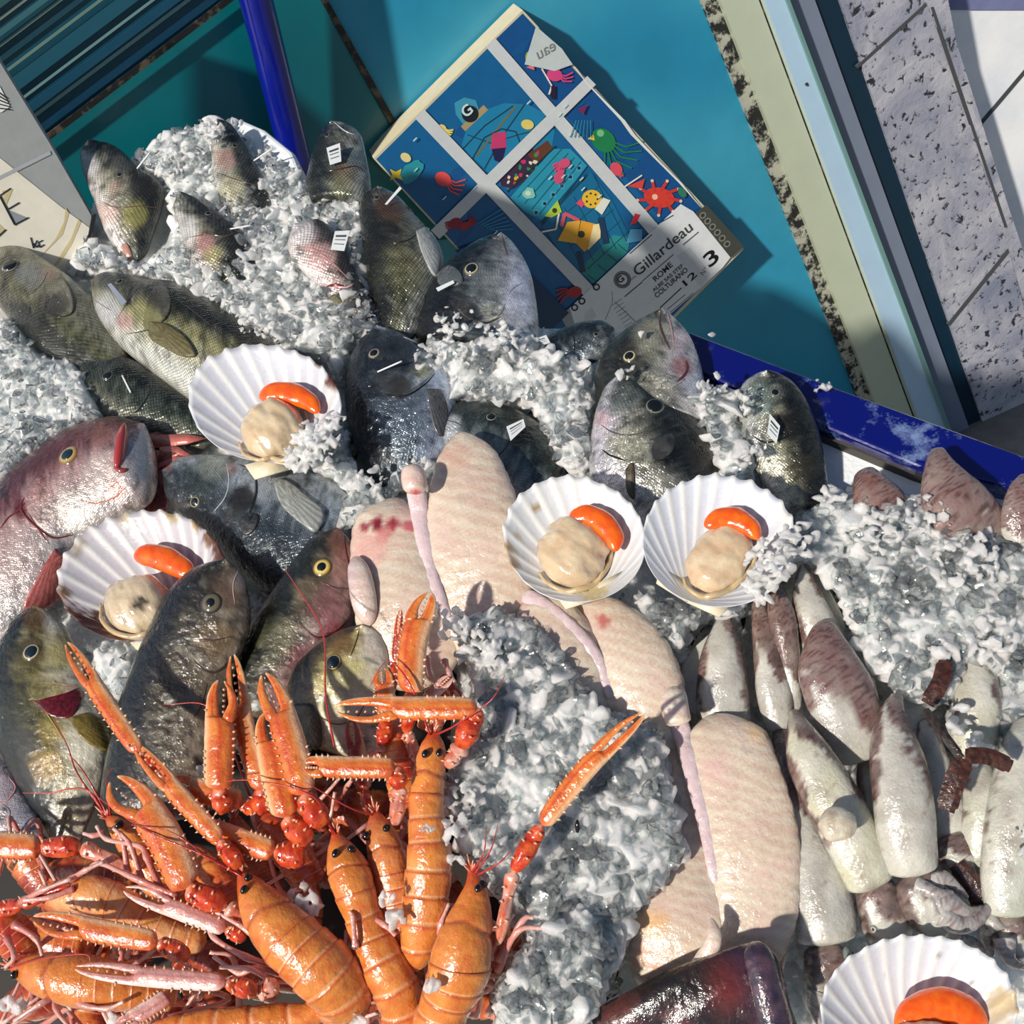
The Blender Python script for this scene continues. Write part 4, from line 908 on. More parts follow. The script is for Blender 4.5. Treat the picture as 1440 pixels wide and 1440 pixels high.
gillcover(A4, [(438, 968), (462, 956), (492, 962), (512, 980), (500, 1006), (470, 1014), (444, 1000)], fishpaint('gold', [(475, 985, 40, (208, 196, 140), .8)], 0, 69))
lines(A4, [([(440, 998), (470, 1018), (500, 1010), (516, 984)], .0010, (110, 96, 60)), ([(506, 884), (500, 905), (492, 925)], .0009, (60, 40, 24))])
fin(A4, [(416, 990), (440, 992), (452, 1020), (450, 1050), (430, 1050), (418, 1020)], (60, 60, 40), label='dark olive pectoral fin', lift=.003)
eye(A4.T, A4.bvh, 469, 931, 15, (190, 170, 80), (20, 40, 48), outer=(100, 76, 40), pr=.55)
A3 = fish('amberjack', 'golden olive fish with torn red gill opening at the left edge', 'fish', 'gold', 'jack',
 [(40, 851, 54, 850), (25, 861, 75, 862), (8, 889, 96, 889), (-8, 925, 112, 930), (-12, 970, 122, 972), (-8, 1012, 141, 1006), (2, 1055, 152, 1046), (22, 1096, 148, 1092), (45, 1136, 134, 1132), (65, 1166, 120, 1166), (80, 1200, 110, 1198)], .056, .03,
 [(78, 870, 24, (176, 176, 170), .8), (90, 920, 30, (168, 156, 96), .7), (46, 870, 24, (80, 50, 22), .6), (60, 1075, 34, (166, 132, 44), .6), (118, 1050, 40, (216, 212, 194), .85), (20, 1000, 40, (52, 54, 34), .6), (70, 1030, 24, (176, 148, 70), .5), (120, 1110, 26, (190, 186, 166), .6), (44, 918, 24, (60, 48, 26), .6), (30, 950, 24, (90, 84, 50), .5)], sd=72, th=.4, mid=.05)
gillcover(A3, [(50, 940), (80, 930), (110, 940), (118, 960), (100, 972), (72, 980), (48, 984), (38, 962)], fishpaint('gold', [(80, 955, 46, (176, 160, 104), .85), (100, 966, 20, (206, 160, 150), .6)], 0, 73))
p = patch(A3.bvh, [(48, 986), (70, 978), (100, 968), (118, 974), (114, 990), (100, 1008), (82, 1010), (64, 1002)], .0006, 8, .001, lambda x, y, r, a: mix((128, 20, 26), (60, 8, 14), .5+nz(x, y, 0, .2)), 40)
put('gill_opening', p, M['flesh'], A3.T, 'dark red torn gills')
lines(A3, [([(46, 986), (60, 996), (76, 1018), (88, 1038)], .0010, (170, 140, 50)), ([(40, 984), (70, 976), (104, 966), (120, 974)], .0012, (200, 160, 150))])
fin(A3, [(100, 1010), (130, 1006), (157, 1034), (154, 1056), (128, 1048), (108, 1030)], (96, 80, 30), (150, 132, 66), label='olive pectoral fin', lift=.003)
eye(A3.T, A3.bvh, 44, 917, 16, (170, 160, 120), (20, 34, 42), outer=(84, 66, 30), pr=.52)
# ================================================================ scallops on the half shell
def scallop(label, c, rx, ry, ang, hinge, h, depthm=.016, nrib=17, base=(232, 232, 236), marks=(), meat=None, roe=None, ext=.06, tiltv=(0, 0), sd=0, yell=.5):
    """c: outline centre px; hinge: px of the hinge; ribs fan from the hinge to the rim"""
    NR, NTH = 26, 200
    P0 = P(*c, h); T = thing('scallop', label, 'scallop', Vector((P0.x, P0.y, P0.z-depthm)), 'scallops on the half shell')
    tx, ty = tiltv
    def p3(x, y, d):
        q = P(x, y, h); return q+Vector((0, 0, (x-c[0])*tx+(y-c[1])*ty))+Vector((0, 0, -d))
    v = []; cols = []; uv = []
    ha = math.atan2(hinge[1]-c[1], hinge[0]-c[0])
    for i in range(NR+1):
        t = i/NR
        for j in range(NTH):
            th = 2*PI*j/NTH
            # direction as seen from the hinge decides the rib phase
            ex, ey = math.cos(th)*rx, math.sin(th)*ry
            x, y = c[0]+ex*math.cos(ang)-ey*math.sin(ang), c[1]+ex*math.sin(ang)+ey*math.cos(ang)
            a = math.atan2(y-hinge[1], x-hinge[0])-(ha+PI); a = (a+PI) % (2*PI)-PI
            far = math.hypot(x-hinge[0], y-hinge[1])/(2*max(rx, ry))
            rib = 2*(.5+.5*math.cos(a*nrib*2.3))**2.2-1; am = ss(.15, .6, far)*ss(1.5, 1.15, abs(a))
            k = 1+.006*rib*am+.012*nz(x, y, sd, .05)
            X = hinge[0]+(x-hinge[0])*t*k; Y = hinge[1]+(y-hinge[1])*t*k
            rr = math.hypot((X-c[0])/rx, (Y-c[1])/ry); rr = min(rr, 1.05)
            d = depthm*(1-rr**2.2)*.95
            rp = rib*am*t**1.3*.00045
            d -= rp
            v.append(p3(X, Y, d)); uv.append((t, j/NTH))
            cc = mix(base, (232, 230, 226), .5+.5*rib*am); cc = mix(cc, (206, 204, 212), .35*am*ss(.2, -1, rib))
            if t < .5: cc = mix(cc, (226, 206, 150), yell*ss(.5, .1, t)*(.5+.5*nz(X, Y, 4, .05)))
            n = nz(X, Y, sd+3, .12)+.5*nz(X, Y, sd+6, .3)
            for (a0, b0, r0, col, kk, tmin) in marks:
                q = math.hypot(X-a0, Y-b0)/r0+n*.5
                if q < 1 and t > tmin: cc = mix(cc, col, kk*ss(1, .55, q))
            cols.append(cc)
    f = []
    for i in range(NR):
        for j in range(NTH):
            a = i*NTH+j; b = i*NTH+(j+1) % NTH; f.append((a, b, b+NTH, a+NTH))
    # outer face below, 1.3 mm thick
    k = len(v); vb = [q+Vector((0, 0, -.0014)) for q in v]; v2 = v+vb
    f2 = f+[tuple(x+k for x in q[::-1]) for q in f]
    e0 = NR*NTH
    f2 += [(e0+j, e0+j+k, e0+(j+1) % NTH+k, e0+(j+1) % NTH) for j in range(NTH)]
    o = mesh('shell', v2, f2, M['shell'], T, cols+cols, uv+uv); fixn(o)
    bv = BVHTree.FromPolygons(v, f)
    # ears at the hinge
    E = Acc(); du = Vector((hinge[0]-c[0], hinge[1]-c[1])).normalized(); pr = Vector((-du.y, du.x)); hv = Vector(hinge)
    for s in (-1, 1):
        a0 = hv+du*rx*.05; a1 = hv+pr*s*rx*.46+du*rx*.02; a2 = hv+pr*s*rx*.52-du*rx*.2; a3 = hv+pr*s*rx*.1-du*rx*.16
        poly = [P(q.x, q.y, h-.008)+Vector((0, 0, (q.x-c[0])*tx+(q.y-c[1])*ty)) for q in (a0, a1, a2, a3)]
        vv, ff = prism_pts(poly, Vector((0, 0, -.0014))); E.add(vv, ff, col=(226, 214, 186))
    E.put('shell_ear', M['shell'], T)
    if meat:
        mx, my, mr, mr2, ma, mc = meat; mr *= 1.1; mr2 *= 1.08; mc = mix(mc, (196, 170, 136), .5)
        st = []
        for k in range(-3, 4):
            w = mr2*(1-(abs(k)/3.6)**2.2)**.5; st.append((mx+math.cos(ma)*mr*k/3.2, my+math.sin(ma)*mr*k/3.2, w, 0))
        z = hit(bv, mx, my)[0].z
        pts = center_pairs([(a, b, w, z+.009) for a, b, w, _ in st])
        def mp(x, y, s, a, b):
            n = nz(x, y, sd, .05); n2 = nz(x, y, sd+2, .16)
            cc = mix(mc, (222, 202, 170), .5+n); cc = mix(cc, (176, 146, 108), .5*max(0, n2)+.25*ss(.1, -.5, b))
            for q0, q1, q2, q3 in (meatmarks.get(label, ())):
                q = math.hypot(x-q0, y-q1)/q2+n2*.8
                if q < 1: cc = mix(cc, q3, .9*ss(1, .3, q))
            return cc
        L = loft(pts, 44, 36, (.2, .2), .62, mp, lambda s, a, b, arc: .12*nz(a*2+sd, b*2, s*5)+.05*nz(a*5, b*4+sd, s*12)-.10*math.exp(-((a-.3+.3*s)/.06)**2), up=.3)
        put('meat', L, M['meat'], T)
        bm_ = mp
        # frilly mantle skirt round the meat
        sk = Acc(); ring = []
        for k in range(26):
            a = 2*PI*k/26; q = (mx+math.cos(a)*(mr*1.08)*math.cos(ma)-math.sin(a)*mr2*1.1*math.sin(ma), my+math.cos(a)*mr*1.08*math.sin(ma)+math.sin(a)*mr2*1.1*math.cos(ma))
            if k < 16: ring.append(hit(bv, *q)[0]+Vector((0, 0, .002+.0012*math.sin(k*2.1))))
        vv, ff, uu, cc = tube(ring, lambda s: .0022*(.4+.6*math.sin(PI*min(max(s, 0), 1))), 8, 60, (206, 178, 136)); sk.add(vv, ff, uu, cc)
        sk.put('mantle', M['meat'], T)
    if roe:
        pts, w, dz = roe; w *= 1.28; n = len(pts)-1
        z = hit(bv, *pts[len(pts)//2])[0].z
        st = [(a, b, w*(.35+.65*math.sin(PI*(i+.35)/(n+.7))), z+.011+dz) for i, (a, b) in enumerate(pts)]
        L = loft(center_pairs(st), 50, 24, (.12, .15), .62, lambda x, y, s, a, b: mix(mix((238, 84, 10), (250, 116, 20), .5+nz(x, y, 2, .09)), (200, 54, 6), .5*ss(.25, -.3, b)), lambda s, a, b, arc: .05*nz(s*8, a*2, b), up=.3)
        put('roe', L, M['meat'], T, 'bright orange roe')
    return T, bv
BRN = (70, 30, 16)
meatmarks = {}
lab1 = 'white scallop with brown spots at its right rim, upper left, ice chunk on its edge'
lab2 = 'brown-rimmed scallop beside the big pink fish, dark specks on its meat'
lab3 = 'white scallop with round meat, left one of the pair in the middle'
lab4 = 'white scallop right of its pair, tall meat touching the ice'
lab5 = 'largest white scallop at the bottom right corner over the squid'
meatmarks[lab2] = [(197, 850, 13, (50, 44, 34)), (185, 858, 6, (60, 50, 40))]
scallop(lab1, (372, 566), 108, 82, .12, (404, 655), .082, .018, 20, (196, 198, 208), [(466, 534, 13, BRN, .95, .7), (447, 506, 7, (110, 70, 40), .9, .7), (457, 555, 20, (226, 222, 216), .5, .5)],
        (385, 607, 44, 36, -.75, (226, 200, 160)), ([(364, 560), (385, 553), (410, 554), (434, 564), (449, 580)], 12, .002), sd=1)
scallop(lab2, (199, 810), 119, 92, -.12, (248, 893), .076, .020, 20, (180, 172, 178), [(308, 778, 20, BRN, .95, .72), (296, 756, 15, (90, 50, 26), .9, .8), (278, 736, 12, (120, 84, 40), .8, .88), (92, 868, 26, BRN, .85, .7), (120, 892, 42, (60, 22, 12), .97, .72), (165, 898, 30, (80, 36, 20), .9, .8), (86, 835, 14, (110, 76, 50), .8, .85), (240, 722, 12, (150, 120, 60), .7, .9), (170, 722, 14, (170, 150, 110), .6, .92), (110, 770, 16, (130, 110, 80), .5, .93)],
        (196, 852, 46, 36, -.35, (216, 200, 176)), ([(188, 784), (208, 781), (232, 786), (258, 800), (272, 812)], 14, .002), sd=3)
scallop(lab3, (808, 758), 101, 88, .22, (838, 838), .098, .020, 19, (212, 214, 214), [(752, 707, 7, (150, 120, 60), .8, .7), (712, 770, 12, (170, 130, 80), .6, .85), (722, 790, 12, (150, 110, 70), .6, .85), (835, 832, 22, (214, 186, 120), .7, .0), (725, 748, 7, (190, 170, 130), .6, .7)],
        (806, 778, 47, 44, -1.0, (214, 184, 150)), ([(800, 726), (825, 724), (848, 736), (864, 756), (866, 776)], 13, .001), sd=5)
scallop(lab4, (1012, 760), 109, 93, .05, (968, 842), .100, .020, 20, (200, 206, 218), [(1108, 724, 20, (236, 228, 210), .5, .5)],
        (1012, 786, 52, 36, -.85, (222, 184, 150)), ([(990, 740), (1010, 729), (1034, 729), (1056, 742), (1068, 758)], 12, .001), sd=7)
scallop(lab5, (1293, 1420), 139, 106, .0, (1290, 1525), .085, .024, 21, (204, 208, 216), [(1326, 1344, 5, (150, 150, 146), .8, .5), (1415, 1410, 26, (190, 160, 110), .75, .8), (1405, 1430, 24, (210, 190, 150), .6, .7), (1250, 1372, 3, (60, 60, 60), .8, .3), (1376, 1378, 4, (70, 66, 60), .8, .3)],
        (1300, 1490, 60, 50, 0, (224, 196, 160)), ([(1262, 1452), (1285, 1428), (1318, 1418), (1352, 1422), (1388, 1446)], 24, .002), sd=9, yell=.2)
# ================================================================ monkfish tails
def fleshpaint(base=(212, 190, 168), warm=(), sd=0):
    def fn(x, y, s, a, b):
        n = nz(x, y, sd, .014)+.5*nz(x, y, sd+2, .05); c = mix(base, (226, 210, 188), .45+n); ph = math.sin(x*.11-y*.34+5*nz(x, y, sd+9, .018)); c = mix(c, (204, 166, 152), .5*ss(.7, 1, ph)); c = mix(c, (236, 226, 212), .45*ss(.5, 1, -ph))
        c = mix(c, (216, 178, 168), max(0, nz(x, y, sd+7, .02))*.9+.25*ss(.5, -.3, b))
        for (p, q, r, col, k) in warm:
            d = math.hypot(x-p, y-q)/r+.45*nz(x, y, sd+4, .07)+.3*nz(x, y, 1, .2)
            if d < 1: c = mix(c, col, k*ss(1, .35, d))
        return c
    return fn
def lobe(T, st, warm=(), th=.42, sd=0, caps=(.16, .12), name='fillet', label=None, ribs=.013, rq=290, pairs=None):
    pr = pairs or center_pairs(st)
    # muscle bands run across the fillet
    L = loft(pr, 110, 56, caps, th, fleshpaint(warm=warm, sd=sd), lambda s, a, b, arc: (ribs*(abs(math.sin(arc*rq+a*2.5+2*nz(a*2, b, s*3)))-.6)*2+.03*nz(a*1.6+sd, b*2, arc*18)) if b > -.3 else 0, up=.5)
    put(name, L, M['flesh'], T, label); LOB.append(L); return L
LOB = []
def spine(T, pts, w, h, col=(214, 186, 190)):
    st = []
    for i, (a, b) in enumerate(cr(pts, 12)):
        z = max([q[0].z for q in (hit(l.bvh, x, b, False) for l in LOB[-2:] for x in (a-w, a, a+w)) if q] or [h-.02])
        st.append((a, b, w*(1.3-.5*i/12), z+.0125))
    st = [(a, b, c, d-.0155) for a, b, c, d in st]
    L = loft(center_pairs(st), 60, 20, (.08, .08), .5, lambda x, y, s, a, b: mix(col, (226, 206, 206), .5+nz(x, y, 3, .1)), lambda s, a, b, arc: .08*nz(s*20, a, b), up=.5)
    return put('spine_membrane', L, M['flesh'], T, 'lilac white membrane along the backbone')
RED = (120, 16, 30)
m1 = thing('monkfish_tail', 'skinned monkfish tail with red blood marks beside the upper sea bream', 'monkfish tail', P(620, 800, .03), 'skinned monkfish tails')
lobe(m1, [(646, 608, 24, .072), (655, 640, 42, .074), (662, 690, 60, .076), (668, 745, 72, .076), (674, 800, 76, .072), (672, 860, 76, .064), (662, 930, 66, .055)], [(640, 640, 30, (206, 150, 130), .4)], .32, 1)
lobe(m1, [(560, 700, 26, .066), (553, 735, 54, .070), (556, 790, 64, .072), (566, 850, 68, .072), (578, 910, 66, .064), (592, 970, 56, .055)], [(530, 738, 14, RED, .95), (512, 742, 9, RED, .9), (552, 736, 12, (150, 30, 40), .9), (540, 750, 16, (190, 90, 90), .6), (575, 742, 12, (190, 70, 80), .7), (520, 770, 40, (226, 160, 150), .6)], .34, 3)
spine(m1, [(583, 672), (588, 710), (597, 760), (606, 805), (620, 850), (632, 880)], 11, .104)
L = loft(center_pairs([(580, 655, 14, .098), (582, 672, 18, .100), (584, 695, 15, .098)]), 30, 24, (.3, .2), .8, fleshpaint((226, 196, 186), [(585, 697, 12, (176, 50, 60), .9)], 5)); put('tail_stub', L, M['flesh'], m1, 'rounded pink stub of the backbone')
L = loft(center_pairs([(500, 782, 10, .085), (506, 810, 17, .088), (512, 845, 18, .086), (520, 880, 12, .08)]), 40, 24, (.2, .2), .6, fleshpaint((200, 176, 178), [], 6)); put('flap', L, M['flesh'], m1, 'folded grey pink flap')
m2 = thing('monkfish_tail', 'monkfish tail in the middle, left half buried under crushed ice', 'monkfish tail', P(850, 960, .02), 'skinned monkfish tails')
lobe(m2, [(812, 842, 18, .066), (850, 878, 42, .070), (885, 920, 54, .072), (905, 970, 58, .070), (915, 1030, 54, .062), (925, 1080, 40, .05)], [(848, 872, 14, (170, 60, 60), .6)], .42, 11)
lobe(m2, [(742, 836, 22, .070), (765, 870, 46, .074), (785, 920, 62, .074), (800, 985, 66, .068), (815, 1060, 60, .055)], [(738, 838, 18, (200, 90, 100), .5)], .42, 13)
spine(m2, [(735, 838), (762, 850), (800, 880), (832, 915), (850, 950), (862, 985)], 10, .100)
m3 = thing('monkfish_tail', 'largest monkfish tail, wide pale right half lying against the squid', 'monkfish tail', P(1030, 1200, .02), 'skinned monkfish tails')
lobe(m3, None, [(1068, 1022, 30, (236, 196, 150), .7), (1005, 1080, 30, (226, 180, 176), .5), (1080, 1340, 26, (206, 150, 120), .5)], .30, 21, caps=(.11, .14), ribs=.012,
     pairs=[(1052, 1002, 972, 1004, .066), (1078, 1030, 968, 1040, .070), (1096, 1075, 976, 1085, .074), (1114, 1130, 984, 1135, .074), (1124, 1185, 992, 1190, .074), (1126, 1240, 998, 1245, .072), (1122, 1295, 1000, 1300, .07), (1108, 1335, 985, 1350, .064), (1085, 1385, 970, 1395, .055)])
lobe(m3, [(945, 1040, 34, .056), (950, 1100, 52, .060), (955, 1180, 60, .062), (960, 1250, 66, .068), (952, 1310, 66, .070), (935, 1360, 56, .064), (915, 1400, 40, .055)], [(920, 1300, 26, (232, 180, 120), .7), (915, 1345, 30, (230, 176, 150), .6)], .36, 23)
spine(m3, [(948, 1000), (962, 1040), (976, 1095), (990, 1150), (1000, 1200), (1008, 1245)], 11, .094)
L = loft(center_pairs([(950, 965, 14, .088), (948, 990, 20, .09), (955, 1020, 18, .09)]), 30, 24, (.3, .1), .7, fleshpaint((232, 206, 200), [], 8)); put('tail_stub', L, M['flesh'], m3)
L = loft(center_pairs([(1000, 1290, 8, .092), (1004, 1320, 12, .094), (990, 1350, 14, .09), (975, 1370, 12, .085)]), 30, 20, (.3, .2), .7, fleshpaint((226, 190, 184), [], 9)); put('flap', L, M['flesh'], m3, 'pink flap at the end of the spine')
L = loft(center_pairs([(1098, 1300, 10, .04), (1092, 1345, 14, .04), (1082, 1390, 12, .04)]), 30, 20, (.3, .2), .7, fleshpaint((216, 180, 174), [], 9)); put('flap', L, M['flesh'], m3)
sk = thing('monkfish_skin', 'dark purple brown glossy skinned fish piece cut by the bottom edge', 'fish skin', P(980, 1420, .03))
def skp(x, y, s, a, b):
    n = nz(x, y, 2, .02)+.5*nz(x, y, 5, .09); c = mix((36, 26, 24), (92, 50, 46), .4+n)
    c = mix(c, (110, 40, 34), .8*ss(60, 10, math.hypot(x-1025, y-1385))); c = mix(c, (62, 44, 66), .7*ss(60, 10, abs(x-1075-(y-1380)*.4)))
    return mix(c, (24, 24, 14), .6*ss(70, 20, math.hypot(x-950, y-1370)))
L = loft([(1062, 1322, 1052, 1326, .09), (1090, 1340, 1010, 1338, .094), (1102, 1370, 950, 1360, .094), (1110, 1405, 890, 1390, .09), (1120, 1450, 830, 1430, .08), (1130, 1520, 780, 1490, .06)], 70, 60, (.08, .05), .22, skp, lambda s, a, b, arc: .06*math.sin(a*9+s*3)*(b > 0)+.05*nz(a*3, s*4, 0), up=.5)
put('skin', L, M['darkskin'], sk)
L = loft(center_pairs([(1056, 1325, 10, .10), (1066, 1342, 20, .104), (1078, 1385, 22, .104), (1094, 1450, 24, .098)]), 50, 24, (.15, .05), .6, lambda x, y, s, a, b: mix((44, 34, 50), (96, 70, 80), .5+nz(x, y, 1, .06)), lambda s, a, b, arc: .06*math.sin(a*12), up=.5)
put('rounded_edge', L, M['darkskin'], sk, 'rolled violet edge of the skin')
# ================================================================ squid
SQ = 'whole squid laid side by side'
def sqpaint(spots, sd, pale=(180, 176, 168), skin=(96, 72, 66), band=None):
    """spots: fraction of the mantle from the tip that still wears its speckled skin"""
    def fn(x, y, s, a, b):
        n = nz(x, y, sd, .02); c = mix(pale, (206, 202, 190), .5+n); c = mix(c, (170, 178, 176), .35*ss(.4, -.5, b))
        t = s-spots-.22*a+.25*n+.08*nz(x, y, sd+5, .1)
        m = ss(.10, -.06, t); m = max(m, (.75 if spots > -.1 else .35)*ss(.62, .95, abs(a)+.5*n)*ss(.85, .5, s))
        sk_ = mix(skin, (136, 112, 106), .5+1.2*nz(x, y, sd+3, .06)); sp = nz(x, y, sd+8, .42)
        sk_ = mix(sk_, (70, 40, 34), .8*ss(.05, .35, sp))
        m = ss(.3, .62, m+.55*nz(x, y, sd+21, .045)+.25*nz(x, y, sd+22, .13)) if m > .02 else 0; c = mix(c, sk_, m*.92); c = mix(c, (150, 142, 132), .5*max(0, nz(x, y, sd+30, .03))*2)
        sp2 = nz(x, y, sd+11, .5)
        return mix(c, (110, 70, 64), .28*ss(.45, .6, sp2))
    return fn
SQN = [0]
def squid(label, st, spots=.3, sd=0, th=.72, head=None, fins=(), tent=(), eyes=(), caps=(.03, .04), pale=(180, 176, 168), skin=(96, 72, 66), up=.5):
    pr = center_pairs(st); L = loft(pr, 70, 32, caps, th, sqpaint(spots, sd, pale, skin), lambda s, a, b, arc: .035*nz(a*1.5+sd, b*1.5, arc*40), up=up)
    a = L.cen[35]; T = thing('squid', label, 'squid', Vector((a[0], a[1], min(v.z for v in L.v))), SQ)
    L.T = T; put('mantle', L, M['squid'], T)
    for k, fo in enumerate(fins):
        h = fo[0][2] if len(fo[0]) > 2 else st[1][3]
        prf = [(q[0], q[1], q[2], q[3], h) for q in fo[1:]] if len(fo[1]) == 4 else None
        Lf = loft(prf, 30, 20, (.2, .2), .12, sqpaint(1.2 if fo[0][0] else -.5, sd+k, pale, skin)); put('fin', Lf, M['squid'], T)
    if head:
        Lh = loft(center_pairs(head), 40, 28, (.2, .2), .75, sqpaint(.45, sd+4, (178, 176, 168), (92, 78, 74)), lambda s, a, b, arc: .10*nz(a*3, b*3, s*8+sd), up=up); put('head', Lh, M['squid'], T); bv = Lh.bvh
        for (x, y, r) in eyes:
            l, nn = hit(bv, x, y); rm = r*depth(l)/F; ax = nn.orthogonal().normalized(); ay = nn.cross(ax)
            v, f, _, c = ellipsoid(l, rm, rm, rm*.6, ax, ay, nn, 20, 12, lambda a, b, d: mix((206, 210, 206), (120, 130, 126), ss(.9, .6, d)))
            e = mesh('eye', v, f, M['wet'], T, c); fixn(e)
            v, f, _, c = ellipsoid(l+nn*rm*.42, rm*.55, rm*.45, rm*.3, ax, ay, nn, 16, 10, lambda a, b, d: (10, 10, 14)); p = mesh('pupil', v, f, M['wet'], e, c); fixn(p)
    for k, tp in enumerate(tent):
        w = tp[0]; pts = tp[1:]; p3 = [P(x, y, z) for x, y, z in pts]
        v, f, u, c = tube(p3, lambda s, w=w: w*(1.05-.8*s), 10, len(p3)*8, (186, 184, 178), (150, 140, 140))
        for i in range(len(v)):
            x, y = px(v[i]); c[i] = mix(c[i], (120, 96, 96), .7*ss(.0, .35, nz(x, y, k, .25)))
        o = mesh('tentacle', v, f, M['squid'], T, c, u); fixn(o)
    return T
squid('white squid nearest the monkfish tail, brown pointed tip', [(1021, 858, 5, .060), (1018, 885, 17, .062), (1016, 920, 30, .062), (1016, 960, 36, .058), (1018, 1010, 38, .05), (1022, 1060, 34, .04)], .08, 1,
      fins=[[(0, 0, .05), (1000, 890, 996, 892), (1000, 905, 972, 915), (1000, 940, 958, 940), (1002, 980, 962, 985), (1004, 1010, 975, 1012)]])
squid('slim squid with brown upper half and white lower half, second from monkfish', [(1066, 834, 9, .056), (1068, 855, 12, .06), (1075, 890, 18, .06), (1082, 940, 22, .06), (1090, 985, 25, .056), (1096, 1030, 16, .05)], .55, 3)
squid('narrow mauve brown squid with curved tip between two white ones', [(1083, 811, 7, .062), (1092, 835, 14, .066), (1100, 870, 20, .066), (1108, 915, 17, .062), (1114, 960, 12, .058), (1120, 1000, 9, .05)], .72, 5)
squid('tallest white squid tip, standing right of the narrow mauve one', [(1131, 793, 6, .060), (1132, 820, 16, .062), (1140, 860, 26, .062), (1155, 900, 32, .056), (1175, 950, 34, .05)], .12, 7,
      fins=[[(0, 0, .052), (1150, 805, 1146, 806), (1172, 840, 1150, 842), (1190, 880, 1160, 885), (1196, 915, 1170, 920)]])
squid('broad heavily speckled squid with patchy brown skin in the squid row', [(1162, 873, 10, .070), (1160, 892, 24, .074), (1164, 930, 42, .074), (1180, 975, 50, .072), (1198, 1020, 46, .066), (1215, 1070, 34, .055)], .62, 9, th=.5, skin=(116, 84, 82),
      fins=[[(1, 0, .066), (1200, 930, 1180, 930), (1226, 950, 1190, 960), (1236, 990, 1200, 1000), (1226, 1030, 1205, 1030)]])
squid('brown-backed squid with silver eye just above the bottom right scallop', [(1096, 1022, 10, .05), (1104, 1060, 20, .056), (1112, 1110, 24, .06), (1124, 1165, 30, .062), (1144, 1225, 40, .064), (1158, 1280, 44, .062), (1164, 1330, 42, .058)], .34, 11,
      head=[(1165, 1325, 36, .056), (1162, 1360, 32, .056), (1152, 1400, 24, .05), (1148, 1430, 16, .045)], eyes=[(1192, 1343, 12)], tent=[(.006, (1150, 1390, .055), (1146, 1420, .05), (1160, 1450, .05))])
squid('cream squid with slanting purple streak, tallest of the lower row', [(1116, 998, 6, .072), (1122, 1020, 16, .078), (1136, 1060, 32, .08), (1160, 1105, 38, .08), (1186, 1155, 40, .078), (1210, 1205, 38, .074), (1228, 1250, 33, .068)], .12, 13, pale=(200, 196, 168),
      head=[(1222, 1235, 28, .062), (1238, 1270, 34, .062), (1250, 1310, 34, .056), (1258, 1340, 26, .05)], eyes=[(1229, 1306, 5)], tent=[(.006, (1262, 1320, .06), (1272, 1350, .055), (1262, 1380, .05)), (.005, (1240, 1330, .06), (1236, 1360, .05))])
nub = [(1150, 1160, 12, .102), (1168, 1160, 24, .104), (1188, 1162, 22, .104), (1202, 1168, 12, .10)]
L = loft(center_pairs(nub), 30, 24, (.25, .25), .7, lambda x, y, s, a, b: mix((222, 216, 196), (186, 170, 150), .5+nz(x, y, 1, .08)), lambda s, a, b, arc: .05*math.sin(a*8)); o = put('squid_beak_bulb', L, M['squid']); tagit(o, 'small cream rounded bulb lying on the cream squid', 'squid piece')
squid('fat white squid with reddish brown speckled tip in the centre of the row', [(1263, 976, 8, .074), (1256, 995, 16, .08), (1254, 1030, 30, .084), (1262, 1075, 40, .086), (1270, 1130, 43, .086), (1276, 1185, 42, .08), (1284, 1230, 36, .072)], .26, 15,
      head=[(1284, 1225, 32, .068), (1296, 1262, 34, .068), (1318, 1292, 34, .064), (1345, 1304, 24, .06)],
      tent=[(.007, (1320, 1285, .072), (1350, 1300, .07), (1378, 1290, .068), (1398, 1262, .062)), (.007, (1310, 1270, .074), (1335, 1268, .076), (1362, 1282, .07), (1388, 1276, .062)), (.006, (1305, 1250, .07), (1325, 1235, .074), (1345, 1248, .07), (1360, 1262, .066)), (.006, (1330, 1300, .066), (1345, 1320, .06), (1372, 1328, .055), (1385, 1345, .05)), (.005, (1290, 1245, .076), (1318, 1256, .08), (1340, 1255, .078))])
squid('cream squid with brown ring at its tip, right of the dark straps', [(1376, 922, 12, .064), (1374, 945, 26, .068), (1374, 985, 34, .07), (1372, 1030, 34, .066), (1370, 1070, 28, .06)], .12, 17, pale=(196, 194, 170))
squid('squid tip covered in reddish skin poking through ice below the blue rim', [(1214, 663, 14, .066), (1222, 682, 26, .07), (1234, 710, 40, .068), (1246, 745, 44, .055), (1255, 790, 36, .04)], .9, 19, skin=(128, 86, 76), th=.6)
squid('squid with arrow-shaped speckled tip overlapping the blue rim', [(1318, 630, 9, .074), (1320, 650, 20, .078), (1328, 680, 36, .078), (1346, 715, 50, .074), (1372, 755, 52, .06), (1392, 800, 40, .045)], .9, 21, skin=(128, 96, 90), th=.5)
squid('squid tip cut by the right edge under the blue rim', [(1444, 668, 9, .074), (1438, 690, 22, .076), (1440, 725, 34, .072), (1450, 770, 36, .06)], .9, 23, skin=(118, 84, 84), th=.5)
squid('small brown squid end half hidden by ice, above the dark straps', [(1326, 866, 15, .062), (1326, 890, 18, .064), (1322, 930, 17, .06), (1314, 965, 12, .05)], .9, 25, skin=(124, 84, 64))
squid('grey white squid behind the reddish-tipped one, mostly under ice', [(1292, 960, 12, .05), (1288, 990, 22, .052), (1282, 1030, 28, .05), (1290, 1075, 26, .04)], -.2, 27)
